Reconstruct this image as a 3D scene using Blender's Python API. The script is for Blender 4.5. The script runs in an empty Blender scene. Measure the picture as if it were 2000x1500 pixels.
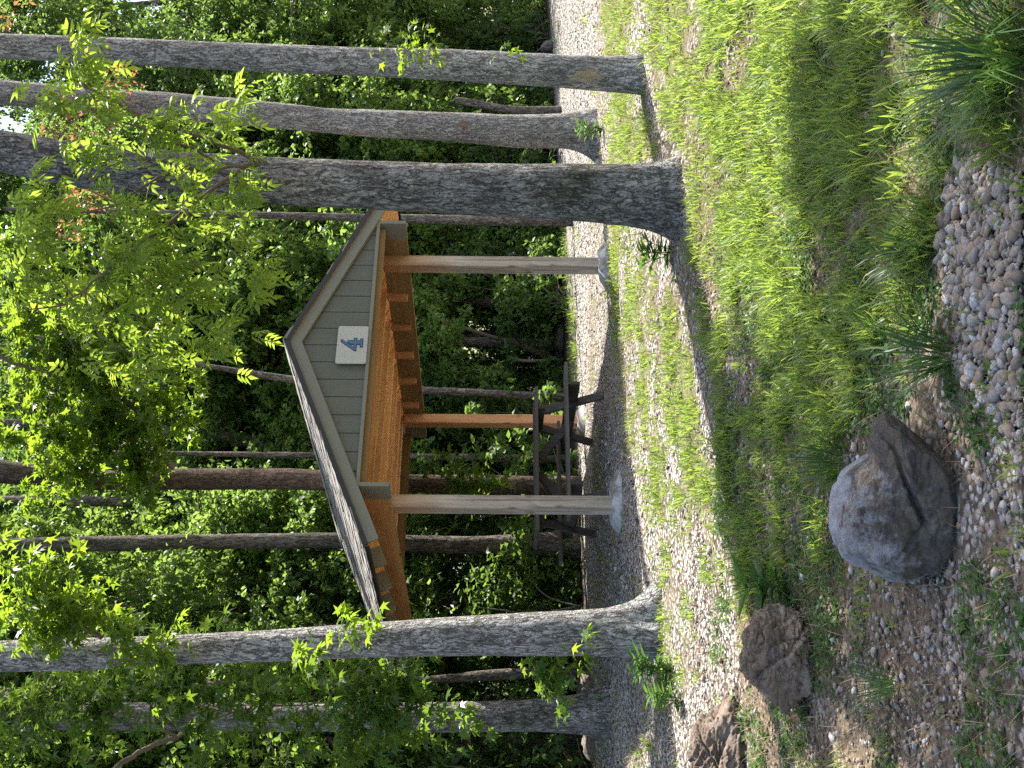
import bpy, math, random
import numpy as np
from mathutils import Vector, Matrix
random.seed(4)
sc = bpy.context.scene
COL = sc.collection
# ---------------------------------------------------------------- camera
F_PX, PITCH, ROLL = 2153.4, 0.0161, 0.0086
CAM = np.array([0.0, 0.0, 1.2216])
_c, _s = math.cos(ROLL), math.sin(ROLL)
FW = np.array([0, math.cos(PITCH), -math.sin(PITCH)])
_D0 = -np.array([0, math.sin(PITCH), math.cos(PITCH)]); _R0 = np.array([1.0, 0, 0])
RT = _c * _R0 - _s * _D0            # to the right in the world
DN = _s * _R0 + _c * _D0            # down in the world
cam = bpy.data.objects.new('camera', bpy.data.cameras.new('camera')); COL.objects.link(cam)
cam.data.sensor_width = 36.0; cam.data.lens = F_PX / 2000 * 36.0; cam.data.clip_end = 600; cam.data.clip_start = 0.05
# the phone was held on its side: the top of the picture points to the right
cam.matrix_world = Matrix(((DN[0], RT[0], -FW[0], CAM[0]), (DN[1], RT[1], -FW[1], CAM[1]), (DN[2], RT[2], -FW[2], CAM[2]), (0, 0, 0, 1)))
sc.camera = cam
# ---------------------------------------------------------------- light
SUN_AZ, SUN_EL = 39.0, 57.0         # azimuth counted from +X
sun = bpy.data.objects.new('sun', bpy.data.lights.new('sun', 'SUN')); COL.objects.link(sun)
SD = Vector((math.cos(math.radians(SUN_EL)) * math.cos(math.radians(SUN_AZ)), math.cos(math.radians(SUN_EL)) * math.sin(math.radians(SUN_AZ)), math.sin(math.radians(SUN_EL))))
sun.rotation_euler = SD.to_track_quat('Z', 'Y').to_euler()
sun.data.energy = 5.0; sun.data.angle = math.radians(0.55); sun.data.color = (1.0, 0.95, 0.85)
w = bpy.data.worlds.new('World'); sc.world = w; w.use_nodes = True
_n = w.node_tree.nodes; _bg = _n['Background']; _sky = _n.new('ShaderNodeTexSky'); _sky.sky_type = 'NISHITA'; _sky.sun_disc = False
_sky.sun_elevation = math.radians(SUN_EL); _sky.sun_rotation = math.radians(90 - SUN_AZ); _sky.air_density = 1.0; _sky.dust_density = 2.2; _sky.ozone_density = 0.6
w.node_tree.links.new(_sky.outputs[0], _bg.inputs[0]); _bg.inputs[1].default_value = 0.11
sc.view_settings.view_transform = 'Standard'; sc.view_settings.look = 'None'; sc.view_settings.gamma = 1; sc.view_settings.exposure = 1.72
sc.cycles.max_bounces = 7; sc.cycles.diffuse_bounces = 4; sc.cycles.glossy_bounces = 2; sc.cycles.transmission_bounces = 4
sc.cycles.use_denoising = False
sc.cycles.sample_clamp_indirect = 6
# ---------------------------------------------------------------- helpers: geometry
SV = np.array(SD)
def ss(a, b, t):
    t = np.clip((t - a) / (b - a), 0, 1); return t * t * (3 - 2 * t)
def _h(ix, iy, iz, seed):
    n = (ix * 374761393 + iy * 668265263 + iz * 2147483647 % 1000003 * 97 + seed * 1442695041) & 0xffffffff
    n = ((n ^ (n >> 13)) * 1274126177) & 0xffffffff
    n = ((n ^ (n >> 16)) * 2246822519) & 0xffffffff
    return ((n ^ (n >> 15)) & 0xffffff) / 0xffffff
def noise3(p, seed=0):
    p = np.asarray(p, float); i = np.floor(p).astype(np.int64); f = p - i; f = f * f * (3 - 2 * f)
    r = 0
    for dx in (0, 1):
        for dy in (0, 1):
            for dz in (0, 1):
                wgt = (f[..., 0] if dx else 1 - f[..., 0]) * (f[..., 1] if dy else 1 - f[..., 1]) * (f[..., 2] if dz else 1 - f[..., 2])
                r = r + wgt * _h(i[..., 0] + dx, i[..., 1] + dy, i[..., 2] + dz, seed)
    return r * 2 - 1
def fbm(p, seed=0, oct=4, gain=.5):
    a, r, k = 1.0, 0, 1.0
    for o in range(oct):
        r = r + a * noise3(np.asarray(p) * k, seed + o * 17); a *= gain; k *= 2.03
    return r
def n2(x, y, s, seed=0, oct=3):
    x = np.asarray(x, float); y = np.asarray(y, float)
    return fbm(np.stack([x * s, y * s, np.zeros_like(x) + seed * 1.37], -1), seed, oct)
def gz(x, y):
    x = np.asarray(x, float); y = np.asarray(y, float)
    return -0.34 * (1 - ss(3.5, 10.5, y)) + 0.018 * n2(x, y, .9, 3, 3) * ss(26, 20, y) + 0.10 * ss(15, 40, y) * n2(x, y, .15, 8, 2)
def ray(px, py):
    return FW + ((1500 - py) - 750) / F_PX * RT + (px - 1000) / F_PX * DN
def at(px, py, depth):              # the point a given distance ahead that lies along this line of sight
    d = ray(px, py); return CAM + d * (depth / d[1])
def gnd(px, py):                    # where that line of sight meets the ground
    d = ray(px, py); t = 5.0
    for i in range(60):
        X = CAM + t * d; t = t + .8 * (X[2] - float(gz(X[0], X[1]))) / (-d[2])
    return CAM + t * d
def inframe(P, m=0):
    q = P - CAM; yc = q @ FW; yc = np.maximum(yc, 1e-3)
    u = 750 + F_PX * (q @ RT) / yc; v = 1000 + F_PX * (q @ DN) / yc
    return (u > -m) & (u < 1500 + m) & (v > -m) & (v < 2000 + m) & (q @ FW > 0.1)
def inpoly(x, y, poly):
    r = np.zeros(np.shape(x), bool); n = len(poly)
    for i in range(n):
        x1, y1 = poly[i]; x2, y2 = poly[(i + 1) % n]
        c = ((y1 > y) != (y2 > y)) & (x < (x2 - x1) * (y - y1) / (y2 - y1 + 1e-12) + x1); r ^= c
    return r
def gpoly(pts): return [tuple(gnd(*p)[:2]) for p in pts]

def mesh_np(name, V, Fs, smooth=False, uv=None):
    """V (n,3), Fs list of (m,k) index arrays"""
    me = bpy.data.meshes.new(name); V = np.asarray(V, np.float32)
    me.vertices.add(len(V)); me.vertices.foreach_set('co', V.ravel())
    Fs = [np.asarray(f, np.int32) for f in Fs if len(f)]
    loops = np.concatenate([f.ravel() for f in Fs]); tot = np.concatenate([np.full(len(f), f.shape[1], np.int32) for f in Fs])
    st = np.concatenate([[0], np.cumsum(tot)[:-1]]).astype(np.int32)
    me.loops.add(len(loops)); me.loops.foreach_set('vertex_index', loops)
    me.polygons.add(len(tot)); me.polygons.foreach_set('loop_start', st); me.polygons.foreach_set('loop_total', tot)
    if smooth: me.polygons.foreach_set('use_smooth', np.ones(len(tot), bool))
    me.update(calc_edges=True); me.validate()
    return me
def link(name, me, mat=None, parent=None, loc=None):
    o = bpy.data.objects.new(name, me); COL.objects.link(o)
    if mat is not None and me is not None:
        me.materials.append(mat)
    if parent is not None: o.parent = parent
    if loc is not None: o.location = loc
    return o
def tag(o, label=None, cat=None, group=None, kind=None):
    if label: o['label'] = label
    if cat: o['category'] = cat
    if group: o['group'] = group
    if kind: o['kind'] = kind
    return o
def thing(name, label, cat, loc=(0, 0, 0), rz=0, group=None):
    o = bpy.data.objects.new(name, None); COL.objects.link(o); o.location = loc; o.rotation_euler = (0, 0, rz); o.empty_display_size = .2
    return tag(o, label, cat, group)
class MB:
    def __init__(s): s.v = []; s.f = []
    def box(s, c, size, M=None, taper=None):
        c = np.array(c, float); hx, hy, hz = np.array(size) / 2; b = len(s.v)
        for dx, dy, dz in ((-1, -1, -1), (1, -1, -1), (1, 1, -1), (-1, 1, -1), (-1, -1, 1), (1, -1, 1), (1, 1, 1), (-1, 1, 1)):
            p = np.array((dx * hx, dy * hy, dz * hz))
            if M is not None: p = M @ p
            s.v.append(c + p)
        for q in ((0, 3, 2, 1), (4, 5, 6, 7), (0, 1, 5, 4), (1, 2, 6, 5), (2, 3, 7, 6), (3, 0, 4, 7)): s.f.append([b + i for i in q])
        return s
    def beam(s, p0, p1, w_, h_, up=(0, 0, 1)):      # a board from p0 to p1
        p0 = np.array(p0, float); p1 = np.array(p1, float); d = p1 - p0; L_ = np.linalg.norm(d); d /= L_
        u = np.array(up, float); x = np.cross(d, u); x /= np.linalg.norm(x); z = np.cross(x, d)
        return s.box((p0 + p1) / 2, (w_, L_, h_), np.stack([x, d, z], 1))
    def prism(s, pts, ext):                         # polygon pts extruded along ext
        b = len(s.v); n = len(pts); ext = np.array(ext, float)
        for p in pts: s.v.append(np.array(p, float))
        for p in pts: s.v.append(np.array(p, float) + ext)
        s.f.append([b + i for i in range(n)][::-1]); s.f.append([b + n + i for i in range(n)])
        for i in range(n): j = (i + 1) % n; s.f.append([b + i, b + j, b + n + j, b + n + i])
        return s
    def build(s, name, mat, parent=None, bevel=0.0, loc=None):
        me = bpy.data.meshes.new(name); me.from_pydata([tuple(map(float, p)) for p in s.v], [], s.f); me.update()
        import bmesh
        bm = bmesh.new(); bm.from_mesh(me); bmesh.ops.recalc_face_normals(bm, faces=bm.faces)
        if bevel: bmesh.ops.bevel(bm, geom=list(bm.edges), offset=bevel, segments=1, affect='EDGES')
        bm.to_mesh(me); bm.free()
        return link(name, me, mat, parent, loc)
def tube_np(path, rad, n=8, cap=True):
    path = np.asarray(path, float); m = len(path); rad = np.broadcast_to(np.asarray(rad, float), (m,))
    t = np.gradient(path, axis=0); t /= np.linalg.norm(t, axis=1)[:, None] + 1e-9
    ref = np.array([0.31, .95, 0.05]); x = np.cross(t, ref); x /= np.linalg.norm(x, axis=1)[:, None] + 1e-9; y = np.cross(t, x)
    a = np.linspace(0, 2 * np.pi, n, endpoint=False)
    V = path[:, None, :] + rad[:, None, None] * (np.cos(a)[None, :, None] * x[:, None, :] + np.sin(a)[None, :, None] * y[:, None, :])
    i = np.arange(m - 1)[:, None] * n + np.arange(n)[None, :]; j = np.arange(m - 1)[:, None] * n + (np.arange(n)[None, :] + 1) % n
    Q = np.stack([i, j, j + n, i + n], -1).reshape(-1, 4)
    return V.reshape(-1, 3), Q
def tubes(list_of, n=6):
    Vs, Fs, b = [], [], 0
    for path, rad in list_of:
        v, q = tube_np(path, rad, n); Vs.append(v); Fs.append(q + b); b += len(v)
    return np.concatenate(Vs), [np.concatenate(Fs)]
def smoothpath(pts, k=6):
    pts = np.asarray(pts, float)
    t = np.linspace(0, len(pts) - 1, (len(pts) - 1) * k + 1); i = np.clip(np.floor(t).astype(int), 0, len(pts) - 2); f = (t - i)[:, None]
    p0 = pts[np.maximum(i - 1, 0)]; p1 = pts[i]; p2 = pts[i + 1]; p3 = pts[np.minimum(i + 2, len(pts) - 1)]
    return .5 * (2 * p1 + (p2 - p0) * f + (2 * p0 - 5 * p1 + 4 * p2 - p3) * f ** 2 + (3 * p1 - p0 - 3 * p2 + p3) * f ** 3)

# ---------------------------------------------------------------- helpers: materials
class NT:
    def __init__(s, name):
        s.m = bpy.data.materials.new(name); s.m.use_nodes = True; s.t = s.m.node_tree; s.t.nodes.clear(); s.out = s.t.nodes.new('ShaderNodeOutputMaterial')
    def n(s, typ, **kw):
        nd = s.t.nodes.new('ShaderNode' + typ)
        for k, v in kw.items():
            if k.startswith('i_'):
                key = k[2:]; key = int(key) if key.isdigit() else key.replace('_', ' ')
                s.set(nd.inputs[key], v)
            else: setattr(nd, k, v)
        return nd
    def set(s, inp, v):
        if isinstance(v, bpy.types.NodeSocket): s.t.links.new(v, inp)
        else: inp.default_value = v
    def coord(s, scale=(1, 1, 1), rot=(0, 0, 0), src='Object', loc=(0, 0, 0)):
        tc = s.n('TexCoord'); mp = s.n('Mapping'); mp.inputs['Scale'].default_value = scale; mp.inputs['Rotation'].default_value = rot; mp.inputs['Location'].default_value = loc
        s.t.links.new(tc.outputs[src], mp.inputs['Vector']); return mp.outputs[0]
    def noise(s, vec, scale, detail=4, rough=.55, dist=0.0, out='Fac'):
        nd = s.n('TexNoise', i_Vector=vec, i_Scale=scale, i_Detail=detail, i_Roughness=rough, i_Distortion=dist); return nd.outputs[out]
    def vor(s, vec, scale, feature='F1', out='Distance', rnd=1.0):
        nd = s.n('TexVoronoi', feature=feature, i_Vector=vec, i_Scale=scale, i_Randomness=rnd); return nd.outputs[out]
    def ramp(s, fac, stops, interp='LINEAR'):
        nd = s.n('ValToRGB'); nd.color_ramp.interpolation = interp; e = nd.color_ramp.elements
        while len(e) > 1: e.remove(e[0])
        e[0].position, e[0].color = stops[0][0], col(stops[0][1])
        for p, c in stops[1:]:
            x = e.new(p); x.color = col(c)
        s.t.links.new(fac, nd.inputs[0]); return nd.outputs[0]
    def mix(s, fac, a, b, mode='MIX'):
        nd = s.n('Mix', data_type='RGBA', blend_type=mode); s.set(nd.inputs[0], fac); s.set(nd.inputs[6], a if isinstance(a, bpy.types.NodeSocket) else col(a)); s.set(nd.inputs[7], b if isinstance(b, bpy.types.NodeSocket) else col(b)); return nd.outputs[2]
    def math(s, op, a, b=0.0, c=0.0):
        nd = s.n('Math', operation=op); s.set(nd.inputs[0], a); s.set(nd.inputs[1], b); s.set(nd.inputs[2], c); return nd.outputs[0]
    def addv(s, a, b, k):
        sc_ = s.n('VectorMath', operation='SCALE'); s.set(sc_.inputs[0], b); sc_.inputs[3].default_value = k
        ad = s.n('VectorMath', operation='ADD'); s.set(ad.inputs[0], a); s.t.links.new(sc_.outputs[0], ad.inputs[1]); return ad.outputs[0]
    def bump(s, h, strength=.5, dist=.01, normal=None):
        nd = s.n('Bump', i_Height=h, i_Strength=strength, i_Distance=dist)
        if normal is not None: s.t.links.new(normal, nd.inputs['Normal'])
        return nd.outputs[0]
    def pbr(s, base, rough=.7, normal=None, spec=.3, metal=0.0):
        b = s.n('BsdfPrincipled'); s.set(b.inputs['Base Color'], base if isinstance(base, bpy.types.NodeSocket) else col(base)); s.set(b.inputs['Roughness'], rough); s.set(b.inputs['Metallic'], metal)
        b.inputs['Specular IOR Level'].default_value = spec
        if normal is not None: s.t.links.new(normal, b.inputs['Normal'])
        return b.outputs[0]
    def done(s, shader): s.t.links.new(shader, s.out.inputs[0]); return s.m
def col(c): return tuple(c) + ((1.0,) if len(c) == 3 else ())

def leaf_mat(name, dark, mid, light, trans, tw=.5, spec=.35, rough=.42):
    m = NT(name); g = m.n('NewGeometry'); oi = m.n('ObjectInfo')
    c = m.ramp(g.outputs['Random Per Island'], [(0, dark), (.5, mid), (1, light)])
    hs = m.n('HueSaturation', i_Color=c); m.set(hs.inputs['Value'], m.math('MULTIPLY_ADD', oi.outputs['Random'], .35, .82)); c = hs.outputs[0]
    big = m.noise(m.coord((1, 1, 1)), 1.1, 2)
    c = m.mix(m.math('MULTIPLY', big, .5), c, m.mix(.5, c, light))
    tc = m.mix(m.math('MULTIPLY', g.outputs['Random Per Island'], .6), trans, m.mix(.5, trans, light))
    b = m.pbr(c, rough, None, spec); t = m.n('BsdfTranslucent'); m.set(t.inputs[0], tc)
    mx = m.n('MixShader'); mx.inputs[0].default_value = tw; m.t.links.new(b, mx.inputs[1]); m.t.links.new(t.outputs[0], mx.inputs[2])
    return m.done(mx.outputs[0])
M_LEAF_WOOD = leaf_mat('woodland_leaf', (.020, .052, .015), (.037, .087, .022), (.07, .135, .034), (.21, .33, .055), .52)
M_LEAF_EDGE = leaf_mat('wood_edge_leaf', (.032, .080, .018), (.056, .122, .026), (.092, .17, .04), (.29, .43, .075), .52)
M_LEAF_GUM = leaf_mat('sweetgum_leaf', (.035, .085, .012), (.055, .12, .016), (.085, .165, .02), (.30, .44, .03), .55, .4, .38)
M_LEAF_GUMDARK = leaf_mat('shaded_sweetgum_leaf', (.035, .085, .015), (.055, .12, .02), (.08, .155, .026), (.24, .38, .04), .5, .45, .36)
M_LEAF_ASH = leaf_mat('compound_leaf', (.035, .085, .014), (.06, .125, .02), (.10, .18, .03), (.38, .52, .05), .6, .35)
M_LEAF_RED = leaf_mat('russet_leaf', (.20, .08, .04), (.27, .12, .055), (.30, .16, .07), (.38, .18, .07))
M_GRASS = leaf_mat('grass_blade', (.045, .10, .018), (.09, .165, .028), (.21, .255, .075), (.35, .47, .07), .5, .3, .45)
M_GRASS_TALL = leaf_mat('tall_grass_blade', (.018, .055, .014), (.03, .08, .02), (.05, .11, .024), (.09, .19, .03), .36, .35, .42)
M_WEED = leaf_mat('weed_leaf', (.03, .085, .02), (.045, .11, .02), (.07, .14, .03), (.14, .28, .04), .4, .35)
M_STRAW = leaf_mat('dry_straw', (.20, .15, .09), (.30, .23, .14), (.42, .34, .22), (.30, .22, .12), .25, .1, .8)

def bark_mat(name, plate, plate2, crack, sx=26, patch=None, moss=0.0, lichen=.35, bump=.9, gain=1.3):
    m = NT(name); v = m.coord((1, 1, .22)); wv = m.noise(m.coord((1, 1, .6)), 9, 4, .6, out='Color'); v = m.addv(v, wv, .10)
    n1 = m.noise(v, sx * .95, 3, .55, .5); n2_ = m.noise(m.coord((1, 1, .30), loc=(4, 2, 7)), sx * 1.9, 4, .6, .8)
    rg = m.math('ABSOLUTE', m.math('MULTIPLY_ADD', n1, 2.0, -1.0)); rg2 = m.math('ABSOLUTE', m.math('MULTIPLY_ADD', n2_, 2.0, -1.0))
    e = m.vor(v, sx * .8, 'DISTANCE_TO_EDGE')
    fine = m.noise(m.coord((1, 1, .45)), 85, 6, .7); big = m.noise(m.coord((1, 1, .6)), 3.2, 5, .65); mid = m.noise(m.coord((1, 1, .5), loc=(1, 5, 3)), 14, 5, .7)
    c = m.mix(m.ramp(mid, [(.32, (0, 0, 0)), (.68, (1, 1, 1))]), plate, plate2)
    lich = m.ramp(m.noise(m.coord((1, 1, .8)), 13, 6, .75), [(.52, (0, 0, 0)), (.62, (1, 1, 1))])
    c = m.mix(m.math('MULTIPLY', lich, lichen), c, (.56, .56, .53))
    stain = m.ramp(big, [(.40, (1, 1, 1)), (.58, (0, 0, 0))])
    c = m.mix(m.math('MULTIPLY', stain, .42), c, m.mix(.30, crack, plate))
    if moss: c = m.mix(m.math('MULTIPLY', m.ramp(m.noise(m.coord((1, 1, .5), loc=(3, 1, 2)), 4.0, 6, .7), [(.5, (0, 0, 0)), (.64, (1, 1, 1))]), moss), c, (.055, .06, .022))
    c = m.mix(m.ramp(fine, [(.46, (0, 0, 0)), (.78, (.6, .6, .6))]), c, m.mix(.5, c, crack))
    ck = m.ramp(rg, [(0.0, (1, 1, 1)), (.05, (.8, .8, .8)), (.13, (0, 0, 0))]); ck2 = m.ramp(rg2, [(0.0, (1, 1, 1)), (.08, (.4, .4, .4)), (.2, (0, 0, 0))]); ck3 = m.ramp(e, [(0, (1, 1, 1)), (.07, (0, 0, 0))])
    c = m.mix(m.math('MULTIPLY', ck, .85), c, crack); c = m.mix(m.math('MULTIPLY', ck2, .55), c, crack); c = m.mix(m.math('MULTIPLY', ck3, m.math('MULTIPLY', mid, .9)), c, crack)
    if patch:
        for (px, pz, rx, rz, pc) in patch:            # where the outer bark has come away
            tc = m.n('TexCoord'); sp = m.n('SeparateXYZ'); m.t.links.new(tc.outputs['Object'], sp.inputs[0])
            dx = m.math('DIVIDE', m.math('SUBTRACT', sp.outputs[0], px), rx); dz = m.math('DIVIDE', m.math('SUBTRACT', sp.outputs[2], pz), rz)
            d = m.math('SQRT', m.math('ADD', m.math('MULTIPLY', dx, dx), m.math('MULTIPLY', dz, dz)))
            d = m.math('ADD', d, m.math('MULTIPLY', m.noise(m.coord((1, 1, .35)), 15, 6, .8), 5.0))
            front = m.math('LESS_THAN', sp.outputs[1], 0.0)
            k = m.math('MULTIPLY', m.math('LESS_THAN', d, 3.15), front)
            c = m.mix(k, c, m.mix(m.math('MULTIPLY', fine, .8), pc, tuple(q * .45 for q in pc)))
    hg = m.n('HueSaturation', i_Color=c); m.set(hg.inputs['Value'], gain); c = hg.outputs[0]
    h = m.math('ADD', m.math('MULTIPLY', m.math('MINIMUM', rg, .45), 2.2), m.math('ADD', m.math('MULTIPLY', m.math('MINIMUM', rg2, .4), .9), m.math('ADD', m.math('MULTIPLY', m.math('MINIMUM', e, .12), 2.0), m.math('MULTIPLY', fine, .5))))
    return m.done(m.pbr(c, .9, m.bump(h, 1.0 if bump > .8 else bump, .03), .12))
M_BARK_PALE = bark_mat('pale_grey_bark', (.46, .445, .42), (.66, .64, .62), (.035, .03, .026), 26, gain=1.25)
M_BARK_DARK = bark_mat('dark_mottled_bark', (.27, .25, .23), (.52, .50, .475), (.022, .018, .014), 26, None, .6, .8, gain=1.35)
M_BARK_PATCHY = bark_mat('patchy_grey_bark', (.40, .375, .345), (.62, .595, .56), (.045, .037, .03), 34, [(0.0, 1.62, .07, .09, (.26, .17, .12)), (-.25, 3.75, .09, .45, (.30, .20, .145)), (-.14, 2.95, .09, .2, (.31, .215, .16))], gain=1.65)
M_BARK_SCAR = bark_mat('scarred_grey_bark', (.44, .42, .39), (.64, .62, .59), (.045, .038, .03), 30, [(-.045, .46, .075, .16, (.42, .34, .22))], .25, gain=1.65)
M_BARK_BROWN = bark_mat('brown_ridged_bark', (.19, .135, .10), (.30, .225, .17), (.025, .018, .013), 30, None, .0, .12)
M_BARK_FAR = bark_mat('woodland_bark', (.17, .148, .125), (.29, .26, .23), (.022, .018, .015), 22, None, .2, .25, .7)
M_TWIG = NT('twig'); M_TWIG = M_TWIG.done(M_TWIG.pbr(M_TWIG.mix(M_TWIG.noise(M_TWIG.coord((1, 1, 1)), 30, 3), (.10, .075, .055), (.20, .16, .125)), .85, None, .1))
M_TWIG_DRY = NT('dry_twig'); M_TWIG_DRY = M_TWIG_DRY.done(M_TWIG_DRY.pbr(M_TWIG_DRY.mix(M_TWIG_DRY.noise(M_TWIG_DRY.coord((1, 1, 1)), 20, 3), (.20, .17, .135), (.36, .32, .26)), .9, None, .1))

def wood_mat(name, c1, c2, knot, axis=2, weather=None, rough=.72, scale=1.0):
    m = NT(name); st = [14 * scale] * 3; st[axis] = .9 * scale; v = m.coord(tuple(st)); v = m.addv(v, m.noise(m.coord((1, 1, 1)), 1.5, 2, out='Color'), 1.6)
    g = m.noise(v, 1.0, 6, .62, .6); oi = m.n('ObjectInfo')
    c = m.mix(m.ramp(g, [(.30, (0, 0, 0)), (.68, (1, 1, 1))]), c1, c2)
    kst = [7.0] * 3; kst[axis] = 2.6
    k = m.vor(m.coord(tuple(kst)), 1.0, 'F1'); kk = m.ramp(k, [(.06, (1, 1, 1)), (.13, (.35, .35, .35)), (.2, (0, 0, 0))]); c = m.mix(m.math('MULTIPLY', kk, .8), c, knot)
    hs = m.n('HueSaturation', i_Color=c); m.set(hs.inputs['Value'], m.math('MULTIPLY_ADD', oi.outputs['Random'], .4, .8)); c = hs.outputs[0]
    if weather:                                     # greyed by rain from the foot of the post up
        tc = m.n('TexCoord'); sp = m.n('SeparateXYZ'); m.t.links.new(tc.outputs['Object'], sp.inputs[0])
        zz = m.math('ADD', sp.outputs[2], m.math('MULTIPLY', m.noise(m.coord((9, 9, 1.2)), 1.0, 4), .9))
        k2 = m.ramp(m.math('DIVIDE', zz, 3.2), [(weather[1], (1, 1, 1)), (weather[2], (0, 0, 0))]); wc = m.mix(m.ramp(g, [(.34, (0, 0, 0)), (.62, (1, 1, 1))]), tuple(q * .72 for q in weather[0]), tuple(min(1, q * 1.55) for q in weather[0])); wc = m.mix(m.ramp(m.noise(m.coord((40, 40, .7)), 1, 4), [(.55, (0, 0, 0)), (.7, (.7, .7, .7))]), wc, (.13, .105, .085))
        wc = m.mix(m.math('MULTIPLY', kk, .8), wc, (.14, .09, .05)); c = m.mix(k2, c, wc)
    st2 = [60 * scale] * 3; st2[axis] = 2 * scale
    return m.done(m.pbr(c, rough, m.bump(m.math('ADD', g, m.noise(m.coord(tuple(st2)), 1.0, 3)), .25, .004), .2))
CED1, CED2, KN = (.52, .24, .075), (.80, .46, .19), (.10, .035, .014)
M_CEDAR_X = wood_mat('cedar_board', CED1, CED2, KN, 0)
M_CEDAR_Y = wood_mat('cedar_beam', (.40, .205, .075), (.60, .35, .15), KN, 1)
M_CEDAR_Z = wood_mat('cedar_post', (.40, .19, .085), (.52, .29, .15), KN, 2)
M_LIT_EDGE = wood_mat('lit_wood_edge', (.66, .46, .26), (.80, .60, .38), KN, 0)  # paler joist wood, light bounced off the ground put into the colour
M_TREATED = wood_mat('treated_board', (.20, .135, .06), (.30, .21, .10), (.05, .03, .012), 1)
M_TREATED_X = wood_mat('treated_chord', (.15, .09, .035), (.24, .15, .06), (.05, .03, .012), 0)
M_POST = wood_mat('weathered_post', (.34, .17, .08), (.44, .25, .13), (.10, .05, .025), 2, ((.33, .275, .215), .66, .86))
M_OLDWOOD = wood_mat('old_grey_wood', (.075, .064, .054), (.15, .132, .115), (.03, .025, .02), 0, None, .85)
M_OLDWOOD_Z = wood_mat('old_grey_leg', (.055, .045, .038), (.11, .095, .08), (.03, .027, .025), 2, None, .85)
def paint_mat(name, c, axis=2, amt=.25):
    m = NT(name); st = [34] * 3; st[axis] = 1.6; g = m.noise(m.coord(tuple(st)), 1, 5, .6); b = m.noise(m.coord((1, 1, 1)), 5, 4)
    cc = m.mix(m.math('MULTIPLY', g, amt * 2), c, tuple(x * .72 for x in c)); cc = m.mix(m.math('MULTIPLY', b, .35), cc, tuple(x * 1.22 for x in c))
    return m.done(m.pbr(cc, .72, m.bump(g, .3, .004), .25))
M_PAINT = paint_mat('sage_grey_trim_paint', (.195, .188, .142), 0, .12)
M_SIDING = paint_mat('sage_grey_siding_paint', (.150, .150, .115), 2, .95)
M_CAULK = paint_mat('yellowed_edge', (.24, .205, .12), 0, .1)
_m = NT('asphalt_shingle'); _g = _m.noise(_m.coord((1, 1, 1)), 160, 3); _gi = _m.n('NewGeometry'); _cc = _m.ramp(_gi.outputs['Random Per Island'], [(0, (.27, .25, .23)), (.5, (.40, .375, .35)), (1, (.54, .51, .48))])
_cc = _m.mix(_m.math('MULTIPLY', _g, .8), _cc, (.09, .08, .075)); M_SHINGLE = _m.done(_m.pbr(_cc, .9, _m.bump(_g, .6, .003), .2))
_m = NT('dark_drip_edge'); M_DRIP = _m.done(_m.pbr(_m.mix(_m.noise(_m.coord((1, 1, 1)), 9, 4), (.018, .018, .018), (.04, .038, .035)), .6, None, .3))
_m = NT('concrete'); _g = _m.noise(_m.coord((1, 1, 1)), 26, 6, .65); _cc = _m.mix(_g, (.34, .342, .335), (.50, .50, .48)); _cc = _m.mix(_m.ramp(_m.noise(_m.coord((1, 1, 1)), 6, 4), [(.45, (0, 0, 0)), (.65, (1, 1, 1))]), _cc, (.16, .135, .10))
M_CONC = _m.done(_m.pbr(_cc, .85, _m.bump(_g, .5, .008), .2))
_m = NT('sign_plate'); _g = _m.noise(_m.coord((60, 60, 2.0)), 1, 3); M_SIGN = _m.done(_m.pbr(_m.mix(_g, (.36, .34, .285), (.48, .46, .395)), .5, None, .4))
_m = NT('numeral_blue'); M_BLUE = _m.done(_m.pbr((.045, .125, .22), .55, None, .4))
_m = NT('numeral_outline'); M_NAVY = _m.done(_m.pbr((.012, .025, .045), .55, None, .4))
_m = NT('sign_edge'); M_EDGE = _m.done(_m.pbr((.50, .485, .43), .45, None, .4))
_m = NT('screw_steel'); M_SCREW = _m.done(_m.pbr((.20, .19, .18), .4, None, .5, .8))

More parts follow.
